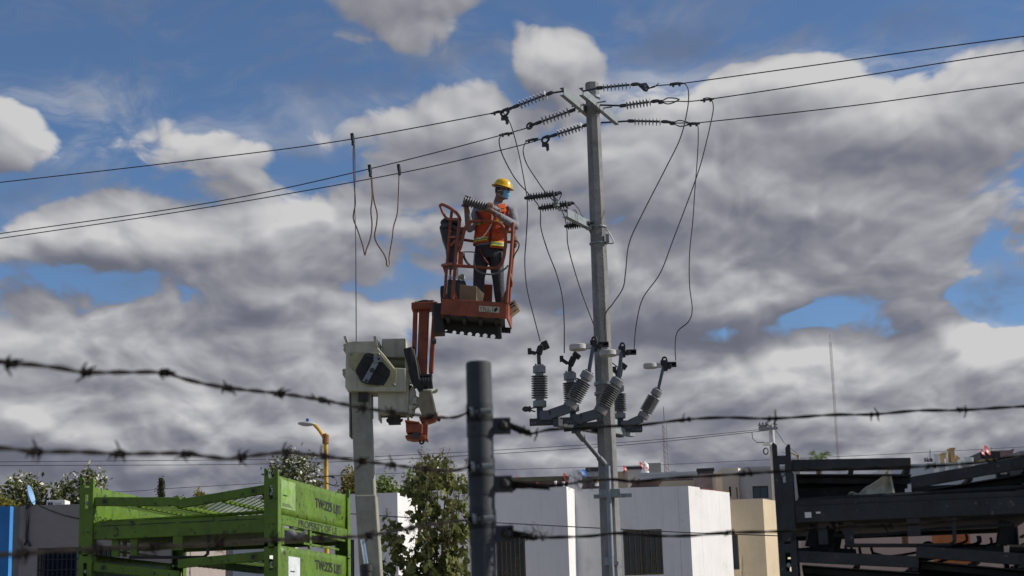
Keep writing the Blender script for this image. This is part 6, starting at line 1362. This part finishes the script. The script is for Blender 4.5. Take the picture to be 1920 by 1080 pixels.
tree('flowering_tree', 'white flowering tree at the left edge beside the satellite dish', 52, (0, 893, 100, 975), ('olive', 'dark', 'white', 'light'), (.40, .15, .27, .18), 90, 24, .16, TG, 3)
tree('flowering_tree', 'white flowering tree right behind the left green rack column', 52, (92, 884, 196, 985), ('olive', 'light', 'white', 'dark'), (.34, .22, .30, .14), 100, 25, .16, TG, 4)
tree('leafy_tree', 'low yellowish tree at the far left edge', 48, (-30, 925, 26, 985), ('yellow', 'light'), (.6, .4), 50, 22, .13, TG, 5)
tree('flowering_tree', 'dark tree with white blossoms behind the green rack corner', 55, (486, 846, 606, 960), ('dark', 'olive', 'white'), (.36, .40, .24), 125, 26, .15, TG, 6)
tree('leafy_tree', 'yellow brown tree beside the crane boom', 58, (634, 868, 690, 990), ('yellow', 'olive', 'brown'), (.45, .35, .2), 75, 26, .15, TG, 7)
tree('leafy_tree', 'bright green low tree right of the crane boom', 62, (696, 896, 772, 980), ('fresh', 'light', 'olive'), (.5, .3, .2), 80, 26, .15, TG, 8)
tree('leafy_tree', 'tall dark tree behind the leafy shrub', 52, (752, 842, 852, 985), ('dark', 'olive', 'light', 'white'), (.45, .35, .15, .05), 150, 28, .14, TG, 9)
tree('leafy_tree', 'bright green tree hidden low behind the tall dark tree', 58, (752, 890, 815, 985), ('fresh', 'light'), (.6, .4), 55, 24, .15, TG, 10)
tree('leafy_tree', 'small yellow treetop just above the bent green beam', 75, (362, 917, 392, 960), ('yellow', 'light'), (.6, .4), 30, 22, .14, TG, 12)
tree('leafy_tree', 'tiny green treetop beside the cypress', 80, (328, 920, 348, 960), ('olive', 'light'), (.6, .4), 20, 20, .14, TG, 13)
# cypress
random.seed(21); b0 = P(302, 935, 85); t = thing('cypress_tree', 'thin dark cypress rising behind the green racks', 'tree', (b0.x, 85, 0), TG); zt = Z(302, 891, 85); mb = MB()
for k in range(150):
    z = b0.z-1.5+(zt-b0.z+1.3)*k/150; rr = .085*(1-.55*max(0, (k-110)/40)); leaves(mb, V(b0.x, 85, z), 26, (rr, rr, .07), .10, (.8, .2))
o = mb.build('crown', [LF['dark'], mat('cypress_deep', (0.018, 0.03, 0.015), .7)], t, merge=False); o['kind'] = 'stuff'
m = MB(); m.tube([V(b0.x, 85, 0), V(b0.x, 85, zt-.5)], [.12, .02], 8); m.build('trunk', bark, t)
# palm
random.seed(22); b0 = P(1535, 868, 62); t = thing('palm_tree', 'green palm top peeking over the dark racks', 'palm', (b0.x, 62, 0)); 
m = MB(); m.lathe((b0.x, 62, 0), (0, 0, 1), [(0, .16), (b0.z, .11)], 10); m.build('trunk', bark, t, smooth=True)
for k, (ex, ey, dyy) in enumerate(((1521, 852, 0), (1524, 849, .2), (1530, 858, -.3), (1543, 853, .1), (1553, 849, 0), (1556, 853, .2), (1549, 860, -.3), (1519, 862, -.1), (1538, 852, .4))):
    e = P(ex, ey, 62+dyy); mid = b0.lerp(e, .55)+V(0, 0, .12); sp = catmull([b0, mid, e], 8); m = MB(); m.tube(sp, .012, 4)
    for i, p in enumerate(sp[3:]):
        d = (e-b0).normalized()
        for s in (-1, 1): sd = d.cross(V(0, 1, 0)).normalized()*s; m.add([p, p+sd*.10+d*.12+V(0, random.uniform(-.05, .05), random.uniform(-.06, .02)), p+d*.022], [(0, 1, 2)])
    m.build('frond', LF['fresh'], t, merge=False)
# leafy shrub in front of the white house
random.seed(31); SY = 31.0; sb_ = P(812, 1080, SY); t = thing('leafy_shrub', 'tall shrub with big drooping leaves and brown seed heads beside the fence post', 'shrub', (sb_.x, SY, 0))
base = V(sb_.x, SY, 0); tips = [(772, 905, .2), (805, 868, 0), (838, 866, -.2), (865, 898, .1), (790, 930, .4), (850, 940, -.3), (876, 985, .0), (728, 985, .1), (742, 1010, -.2), (820, 900, .3), (800, 990, -.4), (855, 1010, .2), (720, 1060, 0), (775, 1040, .3), (833, 1050, -.2), (870, 1060, .3), (785, 880, .1), (842, 890, -.1), (815, 935, .2), (862, 945, .1), (838, 985, .2)]
st = MB(); lf = MB(); sd = MB()
for (px, py, dy) in tips:
    e = P(px, py, SY+dy); mid = base.lerp(e, .55)+V((e.x-base.x)*-.12, 0, .15); sp = catmull([base+V(random.uniform(-.2, .2), random.uniform(-.2, .2), 0), mid, e], 10)
    st.tube(sp, [.030-.024*i/len(sp) for i in range(len(sp))], 6)
    for p in sp[8:]:
        if p.z < 1.9: continue
        leaves(lf, p, random.choice((2, 3, 5, 7)), (.085, .10, .08), .165, (.42, .44, .14), lobed=True, droop=1.3)
    leaves(lf, e, 6, (.07, .07, .06), .10, (.5, .3, .2), lobed=True, droop=.7)
    for k in range(8):
        a = e+V(random.gauss(0, .09), random.gauss(0, .09), random.gauss(-.05, .14)); tip = a+V(random.gauss(0, .05), random.gauss(0, .05), .16); st.tube([a, tip], .003, 3)
        leaves(sd, a.lerp(tip, .6), 26, (.03, .03, .055), .026, (1.0,))
st.build('stem', bark, t, merge=False)
o = lf.build('crown', [mat('shrub_leaf', (0.15, 0.168, 0.055), .8, 0, .25, 3, translucent=.35, spec=.12), mat('shrub_leaf_pale', (0.25, 0.27, 0.10), .8, 0, .2, 3, translucent=.35, spec=.12), mat('shrub_leaf_deep', (0.075, 0.10, 0.03), .8, 0, .2, 3, translucent=.35, spec=.12)], t, merge=False); o['kind'] = 'stuff'
o = sd.build('seed_heads', LF['brown'], t, merge=False); o['kind'] = 'stuff'
print('CHECK rack zbase', zbase, 'zb2', zb2, 'pole top', ptop, 'basket floor', zf, 'person h', Z(942, 334, WY)-floor_z, 'house', ztA, ztC, 'poletop px', PX(V(pb.x, PY, ptop)), 'arm len', (arms[0][1]-arms[0][0]).length)
